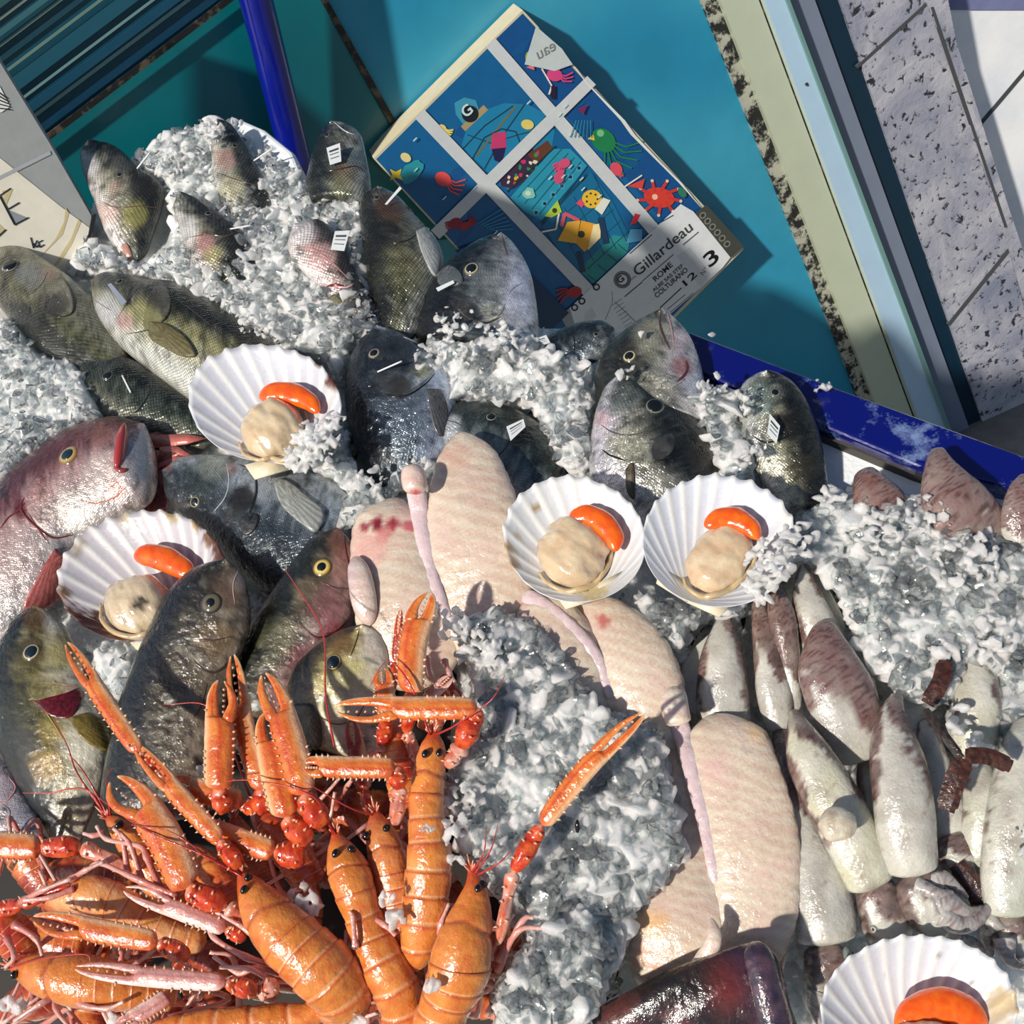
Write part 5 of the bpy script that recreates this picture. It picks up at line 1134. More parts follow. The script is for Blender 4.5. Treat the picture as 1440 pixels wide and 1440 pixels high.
squid('thin squid between the fat white one and the dark straps', [(1300, 1012, 10, .058), (1306, 1045, 18, .06), (1318, 1085, 22, .06), (1330, 1130, 26, .058), (1340, 1180, 28, .052)], .05, 29,
      head=[(1338, 1170, 26, .056), (1346, 1205, 28, .056), (1356, 1236, 22, .05)], tent=[(.006, (1350, 1225, .056), (1375, 1240, .06), (1392, 1232, .058))])
squid('pale squid below the crossing of the dark straps', [(1370, 1070, 14, .06), (1378, 1095, 24, .064), (1384, 1140, 30, .064), (1380, 1190, 30, .058), (1374, 1230, 22, .05)], -.2, 31, pale=(190, 190, 172))
squid('large pale squid at the right edge level with the dark straps', [(1448, 1010, 16, .07), (1440, 1050, 32, .074), (1432, 1110, 40, .076), (1424, 1170, 42, .074), (1418, 1230, 40, .068), (1420, 1290, 34, .06)], -.2, 33, pale=(190, 192, 178),
      head=[(1420, 1280, 30, .056), (1424, 1320, 30, .05), (1440, 1350, 20, .045)], tent=[(.007, (1400, 1290, .06), (1385, 1310, .05), (1395, 1345, .045)), (.006, (1412, 1320, .06), (1420, 1350, .06), (1450, 1362, .05))])
squid('grey squid lying deep between the reddish-tipped and the speckled one', [(1225, 1040, 14, .04), (1226, 1090, 22, .044), (1236, 1150, 24, .044), (1246, 1200, 22, .04)], .3, 35)
squid('squid mostly under the ice at the right edge', [(1420, 980, 12, .05), (1412, 1010, 20, .05), (1405, 1050, 26, .05), (1400, 1100, 22, .04)], -.2, 37)
# dark straps of seaweed
def leaf(label, pts, w, col=(88, 48, 32), wv=0):
    P3 = [Vector(P(x, y, z)) for x, y, z in pts]; q = cr([tuple(p) for p in P3], 30); v = []; c = []
    for i in range(30):
        t = Vector(q[min(i+1, 29)]-q[max(i-1, 0)]).normalized(); s = t.cross((CAM-Vector(q[i])).normalized()).normalized(); nn = s.cross(t)
        k = w*(1 if 2 < i < 27 else .8)
        for a, b in ((-1, 0), (-.4, .25), (.4, .25), (1, 0), (.4, -.2), (-.4, -.2)):
            v.append(Vector(q[i])+s*a*k+nn*b*.0016*2); c.append(mix(col, (40, 22, 18), .5+nz(i*2, a*9, 2, .2)))
    f = [(i*6+j, i*6+(j+1) % 6, (i+1)*6+(j+1) % 6, (i+1)*6+j) for i in range(29) for j in range(6)]+[tuple(range(6))[::-1], tuple(29*6+j for j in range(6))]
    o = mesh('seaweed_strap', v, f, M['leafm'], None, c, smooth=False); fixn(o); tagit(o, label, 'seaweed strap')
leaf('flat brown seaweed strap running down left from the crossing', [(1356, 1068, .106), (1342, 1100, .104), (1330, 1140, .10)], .0056)
leaf('flat brown seaweed strap pointing right from the crossing', [(1358, 1062, .11), (1390, 1064, .108), (1422, 1078, .104)], .0046)
leaf('thin dark seaweed strap slanting up left to the brown squid end', [(1352, 1066, .112), (1325, 1030, .11), (1302, 998, .10)], .0026, (62, 58, 52))
leaf('short brown seaweed strap standing beside the brown squid end', [(1330, 930, .085), (1322, 960, .085), (1304, 990, .082)], .005)
leaf('brown seaweed strap between tentacles above the bottom right scallop', [(1345, 1215, .065), (1372, 1252, .062), (1392, 1300, .055)], .006, (70, 40, 30))

pz = P(812, 1162, .099); v, f, _, c = ellipsoid(Vector(pz), .0016, .0042, .0016, CR, CU, -FWD, 12, 8, lambda a, b, d: (14, 14, 12))
o = mesh('dark_speck', v, f, M['wet'], None, c); fixn(o); tagit(o, 'small black speck lying on the ice right of the long claw', 'debris')
# ================================================================ langoustines
LG = 'whole raw langoustines heaped at the front left'
OR = (212, 124, 50); ORD = (190, 66, 30); RD = (186, 44, 18); PK = (214, 150, 136); CRM = (236, 200, 160)
def langpaint(sd, seg=False, base=OR):
    def fn(x, y, s, a, b):
        n = nz(x, y, sd, .03)+.5*nz(x, y, sd+2, .12)
        c = mix(base, (232, 148, 72), .4+n); c = mix(c, (196, 80, 40), .7*max(0, nz(x, y, sd+5, .06)))
        c = mix(c, (224, 150, 130), .55*ss(.75, 1, abs(a)))
        return c
    return fn
def langoustine(label, pts, sd=0, carap=.42, eyes=None, tail=True, base=OR, up=.5, nseg=6, fan=False, claws=(), legs=(), ants=(), rost=True):
    """pts: (x,y,w,h) from the tip of the beak to the end of the tail"""
    pr = cr(pts, 61); k = int(60*carap)
    ca = [tuple(r) for r in pr[:k+1:3]]; ab = [tuple(r) for r in pr[k-3::2]]
    mid = P(pr[30][0], pr[30][1], pr[30][3]-.02)
    T = thing('langoustine', label, 'langoustine', mid, LG)
    cols = langpaint(sd, base=base)
    def cdisp(s, a, b, arc):
        g = -.07*math.exp(-((s-.55-.06*abs(a))/.025)**2)      # the groove behind the head
        return g+.02*nz(a*3, b*3, s*9+sd)+.03*math.exp(-((a)/.10)**2)*(b > 0)
    def cpaint(x, y, s, a, b):
        c = cols(x, y, s, a, b); c = mix(c, (196, 60, 30), .7*ss(.35, .05, s)); c = mix(c, (150, 60, 40), .6*math.exp(-((s-.55-.06*abs(a))/.02)**2))
        return mix(c, (236, 196, 170), .4*ss(.93, .99, s))
    L = loft(center_pairs(ca), 70, 32, (.0, .05), .8, cpaint, cdisp, up=up); T['_'] = 0; del T['_']
    put('carapace', L, M['crust'], T)
    if tail and len(ab) > 2:
        def adisp(s, a, b, arc):
            q = (s*nseg) % 1.0; return .075*(1-q)**.7-.03
        def apaint(x, y, s, a, b):
            q = (s*nseg) % 1.0; c = cols(x, y, s, a, b)
            c = mix(c, (240, 186, 150), .75*math.exp(-((q-.93)/.05)**2)); return mix(c, (176, 60, 30), .5*math.exp(-((q-.06)/.06)**2))
        La = loft(center_pairs(ab), 120, 32, (.0, .10), .82, apaint, adisp, up=up); put('abdomen', La, M['crust'], T)
        if fan:
            e, e0 = ab[-1], ab[-3]; dx, dy = e[0]-e0[0], e[1]-e0[1]; l = math.hypot(dx, dy) or 1; dx /= l; dy /= l
            for j, a in enumerate((-.7, -.35, 0, .35, .7)):
                cx, cy = dx*math.cos(a)-dy*math.sin(a), dx*math.sin(a)+dy*math.cos(a); w = e[2]
                Lf = loft(center_pairs([(e[0], e[1], w*.25, e[3]), (e[0]+cx*w*.7, e[1]+cy*w*.7, w*.4, e[3]), (e[0]+cx*w*1.4, e[1]+cy*w*1.4, w*.3, e[3]-.002)]), 16, 14, (.1, .3), .2, cols)
                put('tail_fan', Lf, M['crust'], T)
    # eyes: black, on short stalks each side of the beak
    x0, y0, _, h0 = pts[0]; x1, y1, w1, h1 = pts[1]
    for (ex, ey) in (eyes or ()):
        l, nn = hit(L.bvh, ex, ey); r = 6.2*depth(l)/F
        v, f, _, c = ellipsoid(l+nn*r*.55, r*1.1, r*.85, r*.85, *[*((lambda a: (a, nn.cross(a)))(nn.orthogonal().normalized())), nn], 16, 10, lambda a, b, d: (14, 8, 8))
        o = mesh('eye', v, f, M['wet'], T, c); fixn(o)
    if rost:
        dx, dy = x0-x1, y0-y1; l = math.hypot(dx, dy); dx /= l; dy /= l; A = Acc()
        for a, ln_ in ((0, 22), (-.5, 13), (.5, 13), (-.9, 10), (.9, 10)):
            cx, cy = dx*math.cos(a)-dy*math.sin(a), dx*math.sin(a)+dy*math.cos(a)
            p = P(x0-dx*4, y0-dy*4, h0); q = P(x0+cx*ln_, y0+cy*ln_, h0+.006)
            v, f, u, c = tube([p, p.lerp(q, .5), q], lambda s: .0016*(1-.9*s)+.0001, 6, 6, (196, 60, 34), (236, 180, 150)); A.add(v, f, u, c)
        A.put('rostrum_spine', M['crust'], T)
    for c_ in claws: claw(T, *c_)
    for lg in legs: leg(T, lg)
    for an in ants: antenna(T, an)
    return T
def leg(T, pts, w=.0022, c0=(206, 120, 108), c1=(236, 190, 178)):
    p3 = [P(*p) for p in pts]; n = len(p3)-1
    def rad(s):
        q = (s*n) % 1.0; return w*(1.15-.6*s)*(1.12-.3*math.sin(PI*q))
    v, f, u, c = tube(p3, rad, 8, n*8+1, c0, c1); o = mesh('walking_leg', v, f, M['crust'], T, c); fixn(o)
def antenna(T, pts):
    p3 = [P(*p) for p in pts]; v, f, u, c = tube(p3, lambda s: .00075*(1.05-.75*s), 6, len(p3)*10, (176, 34, 28), (190, 70, 60)); o = mesh('antenna', v, f, M['crust'], T, c); fixn(o)
def cone(A, p, d, r, l, col=(244, 222, 196)):
    a = d.orthogonal().normalized(); b = d.cross(a); v = [p-d*r*.3+a*math.cos(t*PI/3)*r+b*math.sin(t*PI/3)*r for t in range(6)]+[p+d*l]
    A.add(v, [(i, (i+1) % 6, 6) for i in range(6)]+[tuple(range(6))[::-1]], None, [mix(col, (226, 130, 80), .6)]*6+[col])
def claw(T, base, tip, hw, h0, h1, op=.35, side=1, bend=0.0, kind='o', arm=(), fl=.46, sd=None, spiny=True):
    """base wrist px, tip px, half width px; side +1: moving finger on the left of base->tip"""
    sd = sd if sd is not None else base[0]*.37+tip[1]
    bx_, by_ = base; dx, dy = tip[0]-bx_, tip[1]-by_; l = math.hypot(dx, dy); ux, uy = dx/l, dy/l; nx, ny = uy, -ux     # n = left of the direction on the page
    def pt(t, o):
        b = bend*math.sin(PI*t)*l*.25; return bx_+ux*l*t+nx*(o*hw*side+b), by_+uy*l*t+ny*(o*hw*side+b)
    H = lambda t: h0+(h1-h0)*t
    pink = kind == 'p'
    def cp(x, y, s, a, b):
        n = nz(x, y, sd, .05)+.5*nz(x, y, sd+3, .2)
        body = mix((226, 134, 58), (204, 96, 36), .5+n) if not pink else mix((224, 170, 160), (206, 140, 128), .5+n)
        if kind == 'd': body = mix((190, 66, 26), (150, 40, 20), .5+n)
        c = mix(body, (240, 192, 150) if not pink else (240, 214, 206), .95*ss(.25, .8, -a*side))
        c = mix(c, (196, 60, 24) if not pink else (180, 110, 110), .7*math.exp(-((a*side-.25)/.10)**2)*(b > 0))
        c = mix(c, (206, 74, 30), .5*ss(.7, .95, a*side))
        c = mix(c, (244, 214, 180), .8*ss(.93, 1, s)); return mix(c, (214, 90, 60), .5*ss(.08, 0, s))
    f0 = 1-fl
    # palm and fixed finger in one piece, edges given on both sides
    S = [(0, -.55, .55), (.05, -.85, .8), (.16, -.98, .95), (f0*.6, -1, 1), (f0*.85, -1, 1), (f0, -1, .7), (f0+.03, -1, .02), (f0+fl*.3, -.98, -.15), (f0+fl*.6, -.88, -.22), (f0+fl*.85, -.62, -.20), (1, -.30, -.12)]
    pr = []
    for t, a, b in S:
        p, q = pt(t, a), pt(t, b)
        if side > 0: p, q = q, p
        pr.append((p[0], p[1], q[0], q[1], H(t)))
    L = loft(pr, 80, 24, (.05, .04), .52, cp, lambda s, a, b, arc: .07*math.exp(-((abs(a)-.28)/.10)**2)*(b > 0)*(s < f0)+.02*nz(a*4, s*20, sd), up=.7)
    A = Acc(); A.addL(L)
    if spiny:
        for t in np.arange(.10, f0+fl*.35, .062):
            for o in (-1.0 if (side*1+int(t*100)) % 2 else None, 1.0 if t < f0 else None):
                if o is None: continue
                x, y = pt(t, o*.93); r = hit(L.bvh, x, y); q = r[0]
                d = Vector(P(*pt(t, o*1.6), H(t)))-Vector(P(*pt(t, 0), H(t))); d = d.normalized()
                if abs(o) < .5: d = r[1]
                d = (d+(CAM-q).normalized()*.25+(P(*tip, h1)-P(*base, h0)).normalized()*.4).normalized()
                cone(A, q, d, .0011, .0022)
    root = A.put('claw', M['crust'], T)
    # moving finger
    D = [(f0-.03, .25, .95), (f0+fl*.12, .1+op*.3, .98+op*.15), (f0+fl*.4, .22+op*.9, .85+op*.75), (f0+fl*.7, .16+op*.9, .62+op*.85), (f0+fl*.98, -.02+op*.45, .12+op*.5)]
    pr = []
    for t, a, b in D:
        p, q = pt(t, a), pt(t, b)
        if side > 0: p, q = q, p
        pr.append((p[0], p[1], q[0], q[1], H(t)+.001))
    Ld = loft(pr, 50, 20, (.12, .06), .62, lambda x, y, s, a, b: cp(x, y, .5+.5*s, a*.6, b), lambda s, a, b, arc: .03*math.sin(s*60)*(a*side < -.5), up=.7)
    A = Acc(); A.addL(Ld)
    for i in range(5):          # blunt teeth on the biting edge
        t = f0+fl*(.2+.14*i); q = P(*pt(t, .02+op*.55), H(t)+.003); cone(A, Vector(q), (P(*pt(t, -.5), H(t))-Vector(q)).normalized(), .0011, .0018, (248, 228, 206))
    o = A.put('moving_finger', M['crust'], root)
    # arm: wrist joint, then longer segments
    if arm:
        prev = (bx_, by_, hw*.62, h0)
        for i, s in enumerate(arm):
            x, y, w, z = s; col = (RD if i == 0 else PK) if kind != 'd' else RD
            mx, my = (prev[0]+x)/2, (prev[1]+y)/2
            st = [(prev[0], prev[1], prev[2]*.9, prev[3]), (mx*.6+prev[0]*.4, my*.6+prev[1]*.4, w*.78, (prev[3]+z)/2), (mx*.7+x*.3, my*.7+y*.3, w*.88, (prev[3]+z)/2), (x, y, w*.6, z)]
            def ap(x_, y_, s_, a, b, col=col, i=i):
                n = nz(x_, y_, i, .08)+.5*nz(x_, y_, 4, .3); c = mix(col, (230, 104, 46) if i == 0 else (206, 96, 60), .4+n)
                return mix(c, (240, 206, 186), .6*ss(.10, 0, s_)+.6*ss(.92, 1, s_)+(.45*ss(.1, .9, a) if i else 0))
            La = loft(center_pairs(st), 36, 20, (.14, .14), .8, ap, lambda s, a, b, arc: .10*nz(a*3, b*3, s*9+x)+.08*math.sin(a*6+s*4), up=.6)
            A = Acc(); A.addL(La)
            if i == 0 or w > 9:
                for kx in range(9):
                    t = .12+.09*kx; k3 = int(t*35)*20+[3, 7, 17][kx % 3]; q = La.v[k3]; cen = Vector(La.cen[int(t*35)]); d = (q-cen).normalized(); cone(A, q, d, .0012, .0030, (240, 190, 160))
            A.put('wrist' if i == 0 else 'arm', M['crust'], T)
            prev = (x, y, w, z)
# hidden ones first: deeper bodies, dark red base holding the shade of the gaps
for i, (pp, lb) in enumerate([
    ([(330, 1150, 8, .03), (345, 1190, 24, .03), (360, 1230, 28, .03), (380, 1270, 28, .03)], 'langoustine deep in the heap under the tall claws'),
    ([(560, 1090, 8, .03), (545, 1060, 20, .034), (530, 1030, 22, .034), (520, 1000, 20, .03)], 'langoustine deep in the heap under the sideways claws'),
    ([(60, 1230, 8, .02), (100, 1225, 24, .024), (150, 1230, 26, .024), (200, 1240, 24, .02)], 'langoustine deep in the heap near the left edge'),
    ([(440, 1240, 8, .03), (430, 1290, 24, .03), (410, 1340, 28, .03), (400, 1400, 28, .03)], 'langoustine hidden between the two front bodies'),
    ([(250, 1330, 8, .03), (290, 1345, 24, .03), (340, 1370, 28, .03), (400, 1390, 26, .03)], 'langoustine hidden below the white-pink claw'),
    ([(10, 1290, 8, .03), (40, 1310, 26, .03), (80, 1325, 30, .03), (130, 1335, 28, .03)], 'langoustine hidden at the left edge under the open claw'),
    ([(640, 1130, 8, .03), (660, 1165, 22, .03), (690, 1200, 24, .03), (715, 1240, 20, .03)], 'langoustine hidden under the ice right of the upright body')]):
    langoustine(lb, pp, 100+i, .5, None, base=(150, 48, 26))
RL = random.Random(21)  # more filler bodies, darkened in colour so the gaps look shaded
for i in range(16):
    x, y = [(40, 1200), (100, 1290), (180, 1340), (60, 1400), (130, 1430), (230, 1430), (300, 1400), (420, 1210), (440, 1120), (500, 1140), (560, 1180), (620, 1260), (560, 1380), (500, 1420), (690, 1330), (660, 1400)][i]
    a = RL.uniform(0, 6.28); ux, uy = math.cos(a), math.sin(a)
    langoustine('langoustine deep in the heap gaps, coloured dark red for the shade there', [(x-ux*70, y-uy*70, 6, .012), (x-ux*40, y-uy*40, 24, .014), (x, y, 32, .014), (x+ux*40, y+uy*40, 30, .012), (x+ux*75, y+uy*75, 20, .01)], 200+i, .5, None, base=(140, 36, 22),
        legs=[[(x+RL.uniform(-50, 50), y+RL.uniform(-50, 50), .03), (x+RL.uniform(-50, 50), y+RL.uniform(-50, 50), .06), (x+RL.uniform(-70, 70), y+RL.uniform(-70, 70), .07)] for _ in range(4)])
L1 = langoustine('fat orange langoustine lying diagonally in front, tail curled to the lower right',
    [(338, 1226, 5, .10), (352, 1248, 20, .102), (374, 1282, 36, .104), (402, 1316, 44, .104), (432, 1344, 46, .102), (460, 1370, 48, .098), (482, 1398, 42, .088), (478, 1428, 30, .07)], 1, .50, [(346, 1252), (350, 1236)], fan=False,
    claws=[((309, 1182), (186, 1046), 15, .112, .118, .05, 1, .0, 'o', [(338, 1222, 16, .10)], .42),
           ((262, 1250), (160, 1094), 27, .110, .116, .55, 1, -.3, 'o', [(318, 1275, 20, .10), (392, 1322, 13, .09)], .34)],
    legs=[[(385, 1345, .092), (350, 1310, .10), (300, 1280, .10)], [(395, 1360, .09), (345, 1345, .10), (300, 1318, .10), (290, 1290, .10)], [(405, 1372, .09), (360, 1362, .10), (335, 1368, .10), (300, 1345, .10)], [(410, 1378, .088), (382, 1378, .10), (350, 1362, .104), (310, 1360, .10)]],
    ants=[[(340, 1232, .104), (300, 1210, .11), (240, 1170, .12), (185, 1160, .12)], [(336, 1230, .104), (280, 1200, .115), (200, 1165, .12), (120, 1108, .10)]])
L2 = langoustine('orange langoustine with beak up, second body from the tall claws',
    [(472, 1170, 5, .098), (480, 1196, 20, .10), (490, 1225, 30, .10), (500, 1258, 28, .10), (512, 1292, 26, .095), (525, 1328, 30, .092), (545, 1365, 33, .09), (562, 1405, 32, .082), (570, 1450, 28, .07)], 2, .42, [(474, 1201), (494, 1196)],
    claws=[((426, 1118), (369, 947), 22, .122, .128, .12, 1, -.15, 'o', [(455, 1162, 20, .11)], .36),
           ((402, 1150), (376, 1001), 21, .118, .122, .3, -1, .1, 'o', [(435, 1185, 20, .105)], .30)],
    legs=[[(505, 1290, .09), (500, 1330, .104), (496, 1290, .108), (492, 1282, .108)], [(515, 1285, .09), (540, 1300, .104), (556, 1315, .10)], [(490, 1310, .09), (482, 1345, .10)]],
    ants=[[(474, 1176, .10), (455, 1150, .11), (430, 1120, .118)], [(470, 1176, .10), (440, 1120, .125), (360, 1098, .13), (300, 1100, .125)]])
L3 = langoustine('smaller brownish langoustine with two dark eyes between two upright bodies',
    [(527, 1140, 5, .088), (534, 1168, 20, .09), (545, 1205, 27, .09), (552, 1240, 26, .088), (560, 1275, 28, .084), (572, 1315, 26, .08), (585, 1350, 24, .075)], 3, .5, [(518, 1176), (543, 1166)], base=(196, 120, 74),
    claws=[((512, 1112), (492, 1010), 13, .07, .08, .1, 1, 0, 'd', [(524, 1150, 11, .08)], .4)],
    ants=[[(524, 1146, .092), (490, 1135, .11), (430, 1100, .13)]])
L4 = langoustine('upright langoustine standing against the crushed ice, long banded orange tail',
    [(609, 1026, 4, .108), (609, 1050, 17, .108), (604, 1085, 22, .108), (600, 1130, 24, .106), (602, 1170, 27, .104), (604, 1210, 31, .102), (600, 1255, 32, .098), (594, 1300, 29, .094), (588, 1335, 24, .088), (584, 1365, 17, .082)], 4, .36, [(600, 1061), (617, 1059)], nseg=7, fan=False,
    claws=[((672, 996), (470, 996), 17, .128, .13, .5, 1, .0, 'o', [(648, 1052, 18, .115), (628, 1078, 12, .105)], .42),
           ((578, 976), (603, 832), 20, .12, .125, .05, 1, .25, 'o', [(572, 1030, 12, .10), (590, 1075, 10, .10)], .30)],
    ants=[[(612, 1034, .112), (640, 1020, .125), (690, 985, .14), (710, 950, .14)], [(605, 1034, .112), (575, 960, .13), (545, 930, .13), (520, 965, .13)]])
L5 = langoustine('langoustine at the bottom with bulging gill cover, left of the slushy ice heap',
    [(662, 1222, 4, .104), (668, 1246, 15, .106), (664, 1282, 28, .106), (652, 1330, 40, .106), (644, 1372, 42, .102), (628, 1410, 36, .094), (612, 1450, 34, .085), (602, 1490, 28, .07)], 5, .58, [(672, 1250), (684, 1238)],
    claws=[((762, 1160), (905, 1001), 15, .125, .14, .05, 1, .12, 'o', [(722, 1226, 15, .115), (700, 1330, 10, .10)], .40)],
    legs=[[(690, 1340, .09), (712, 1300, .104), (722, 1285, .104)], [(700, 1365, .085), (728, 1310, .10), (768, 1305, .10)], [(615, 1330, .09), (620, 1300, .10), (632, 1270, .10)], [(700, 1350, .09), (735, 1295, .10), (750, 1290, .10)]],
    ants=[[(668, 1228, .11), (690, 1195, .12), (700, 1160, .12)], [(664, 1226, .11), (680, 1200, .12), (684, 1165, .12)], [(672, 1230, .11), (700, 1215, .12), (720, 1195, .12)]])
L6 = langoustine('langoustine lying head left along the bottom left, pink claw across its back',
    [(14, 1358, 4, .09), (30, 1362, 17, .092), (60, 1370, 32, .094), (100, 1378, 38, .094), (140, 1384, 38, .092), (175, 1388, 34, .088), (215, 1392, 30, .08), (255, 1396, 26, .07)], 6, .58, [(23, 1370), (16, 1350)],
    claws=[((318, 1381), (105, 1360), 15, .122, .126, .12, -1, .06, 'p', [(362, 1396, 16, .11), (392, 1384, 15, .105)], .42),
           ((238, 1400), (158, 1452), 13, .10, .105, .1, 1, 0, 'p', [], .4)],
    legs=[[(90, 1395, .09), (60, 1410, .10), (20, 1436, .10)], [(85, 1392, .09), (40, 1425, .098), (5, 1450, .09)], [(90, 1395, .09), (115, 1412, .10), (150, 1418, .10), (175, 1408, .10)]],
    ants=[[(16, 1360, .095), (60, 1348, .11), (118, 1342, .12), (128, 1354, .12)]])
L7 = langoustine('langoustine with glossy cream orange shell patch under the crossing legs at the left',
    [(66, 1278, 8, .080), (82, 1266, 20, .086), (108, 1258, 28, .090), (140, 1262, 30, .090), (170, 1272, 27, .086), (200, 1290, 24, .080), (240, 1310, 24, .07), (290, 1326, 20, .06)], 7, .55, None, base=(230, 176, 124), rost=False,
    claws=[((222, 1325), (46, 1292), 18, .112, .114, .4, 1, .0, 'o', [(266, 1348, 17, .10)], .40)],
    legs=[[(105, 1250, .10), (70, 1262, .105), (34, 1266, .105)], [(30, 1268, .10), (60, 1252, .108), (100, 1236, .108)], [(100, 1236, .10), (120, 1224, .108), (146, 1212, .108)]])
L8 = langoustine('banded orange tail cut by the bottom edge left of centre',
    [(470, 1418, 10, .075), (440, 1426, 16, .08), (400, 1432, 22, .082), (350, 1440, 26, .084), (300, 1446, 28, .084), (240, 1456, 26, .08), (190, 1470, 20, .07)], 8, .12, None, rost=False)
L9 = langoustine('langoustine peeking out with one dark eye and many antennae beside the gold fish',
    [(150, 1148, 4, .088), (164, 1160, 14, .09), (184, 1182, 22, .088), (205, 1212, 26, .084), (228, 1245, 26, .08), (250, 1285, 26, .07)], 9, .5, [(169, 1161)],
    claws=[((57, 1192), (-70, 1184), 20, .098, .10, .1, 1, 0, 'o', [(115, 1190, 17, .094), (188, 1228, 13, .09)], .4),
           ((195, 1058), (92, 904), 14, .118, .124, .1, 1, .0, 'o', [(222, 1085, 12, .11), (262, 1140, 12, .10)], .36)],
    legs=[[(180, 1230, .10), (172, 1180, .108), (160, 1165, .108)], [(200, 1240, .10), (184, 1190, .11), (168, 1170, .108)], [(225, 1248, .10), (206, 1205, .112), (196, 1190, .11), (150, 1180, .108), (136, 1162, .105)], [(250, 1260, .10), (190, 1235, .108), (140, 1214, .105), (120, 1226, .10)], [(146, 1172, .1), (130, 1175, .102), (118, 1172, .1)]],
    ants=[[(152, 1150, .09), (110, 1090, .10), (95, 1050, .10), (75, 1010, .10)], [(150, 1148, .09), (120, 1110, .10), (70, 1115, .09), (32, 1115, .09)], [(154, 1150, .09), (118, 1086, .105), (96, 1060, .10)], [(156, 1150, .09), (152, 1120, .10), (150, 1095, .1), (158, 1080, .1)]])
L10 = langoustine('dark red langoustine cut by the left edge with pink leg joints',
    [(-60, 1270, 6, .08), (-30, 1285, 20, .085), (0, 1300, 30, .085), (24, 1322, 30, .08), (44, 1350, 20, .07)], 10, .6, None, base=(176, 40, 28), rost=False,
    claws=[((-10, 1282), (-90, 1320), 15, .09, .09, .1, 1, 0, 'd', [(30, 1272, 13, .098), (98, 1244, 10, .10)], .4)],
    legs=[[(20, 1300, .10), (50, 1320, .10), (60, 1345, .10)], [(10, 1320, .1), (20, 1345, .105), (8, 1360, .10)]])
L11 = langoustine('langoustine hidden under the long crossed claws left of the tall pair',
    [(272, 1190, 6, .07), (290, 1215, 22, .072), (310, 1245, 26, .072), (330, 1280, 26, .068), (345, 1310, 24, .06)], 11, .5, None, base=(206, 92, 50), rost=False,
    claws=[((340, 1128), (240, 1100), 18, .106, .104, .1, 1, 0, 'o', [(362, 1140, 14, .10)], .3),
           ((385, 1198), (280, 1162), 18, .10, .10, .1, 1, 0, 'o', [(432, 1205, 22, .096)], .3),
           ((318, 1306), (174, 1250), 14, .100, .104, .4, -1, .0, 'p', [(345, 1322, 12, .095)], .42)])
L12 = langoustine('langoustine whose tall open claws stand upright in front of the dark bronze fish',
    [(352, 1130, 6, .08), (372, 1150, 20, .082), (395, 1180, 26, .08), (420, 1215, 26, .075), (440, 1250, 24, .07)], 12, .5, None, base=(190, 70, 40), rost=False,
    claws=[((307, 1112), (311, 956), 21, .124, .13, .35, -1, .0, 'o', [(316, 1140, 16, .11)], .36),
           ((366, 1112), (326, 920), 15, .112, .125, .15, 1, .08, 'o', [(372, 1140, 18, .10)], .40)],
    ants=[[(470, 1050, .12), (458, 980, .125), (454, 890, .125), (420, 830, .12), (400, 800, .11)], [(352, 1120, .1), (300, 1000, .12), (230, 990, .12)]])
L13 = langoustine('langoustine behind the upright one, its cut-off claw pointing left over the round-eyed fish',
    [(560, 1010, 6, .088), (556, 1035, 18, .09), (560, 1065, 22, .09), (566, 1100, 22, .088), (572, 1140, 20, .08)], 13, .5, None, base=(180, 50, 32), rost=False,
    claws=[((556, 1080), (425, 1078), 16, .124, .126, .1, 1, 0, 'o', [(562, 1108, 14, .115), (556, 1160, 12, .10)], .2),
           ((556, 930), (563, 856), 6, .10, .108, .1, 1, 0, 'd', [(545, 985, 9, .10)], .5),
           ((545, 1010), (538, 940), 14, .10, .104, .3, 1, 0, 'o', [(536, 1050, 12, .10), (516, 1062, 6, .10)], .35)])
L14 = langoustine('red langoustine pieces showing right behind the sideways claw at the ice',
    [(640, 960, 4, .095), (625, 985, 12, .095), (612, 1005, 16, .09), (600, 1030, 16, .085)], 14, .5, None, base=(190, 60, 34), rost=False,
    claws=[((620, 950), (648, 985), 8, .10, .10, .2, 1, 0, 'd', [], .4), ((598, 985), (636, 950), 9, .11, .112, .2, 1, 0, 'p', [], .5)],
    legs=[[(600, 925, .10), (606, 950, .105), (616, 962, .105)], [(625, 930, .10), (632, 946, .105), (640, 960, .10)]])
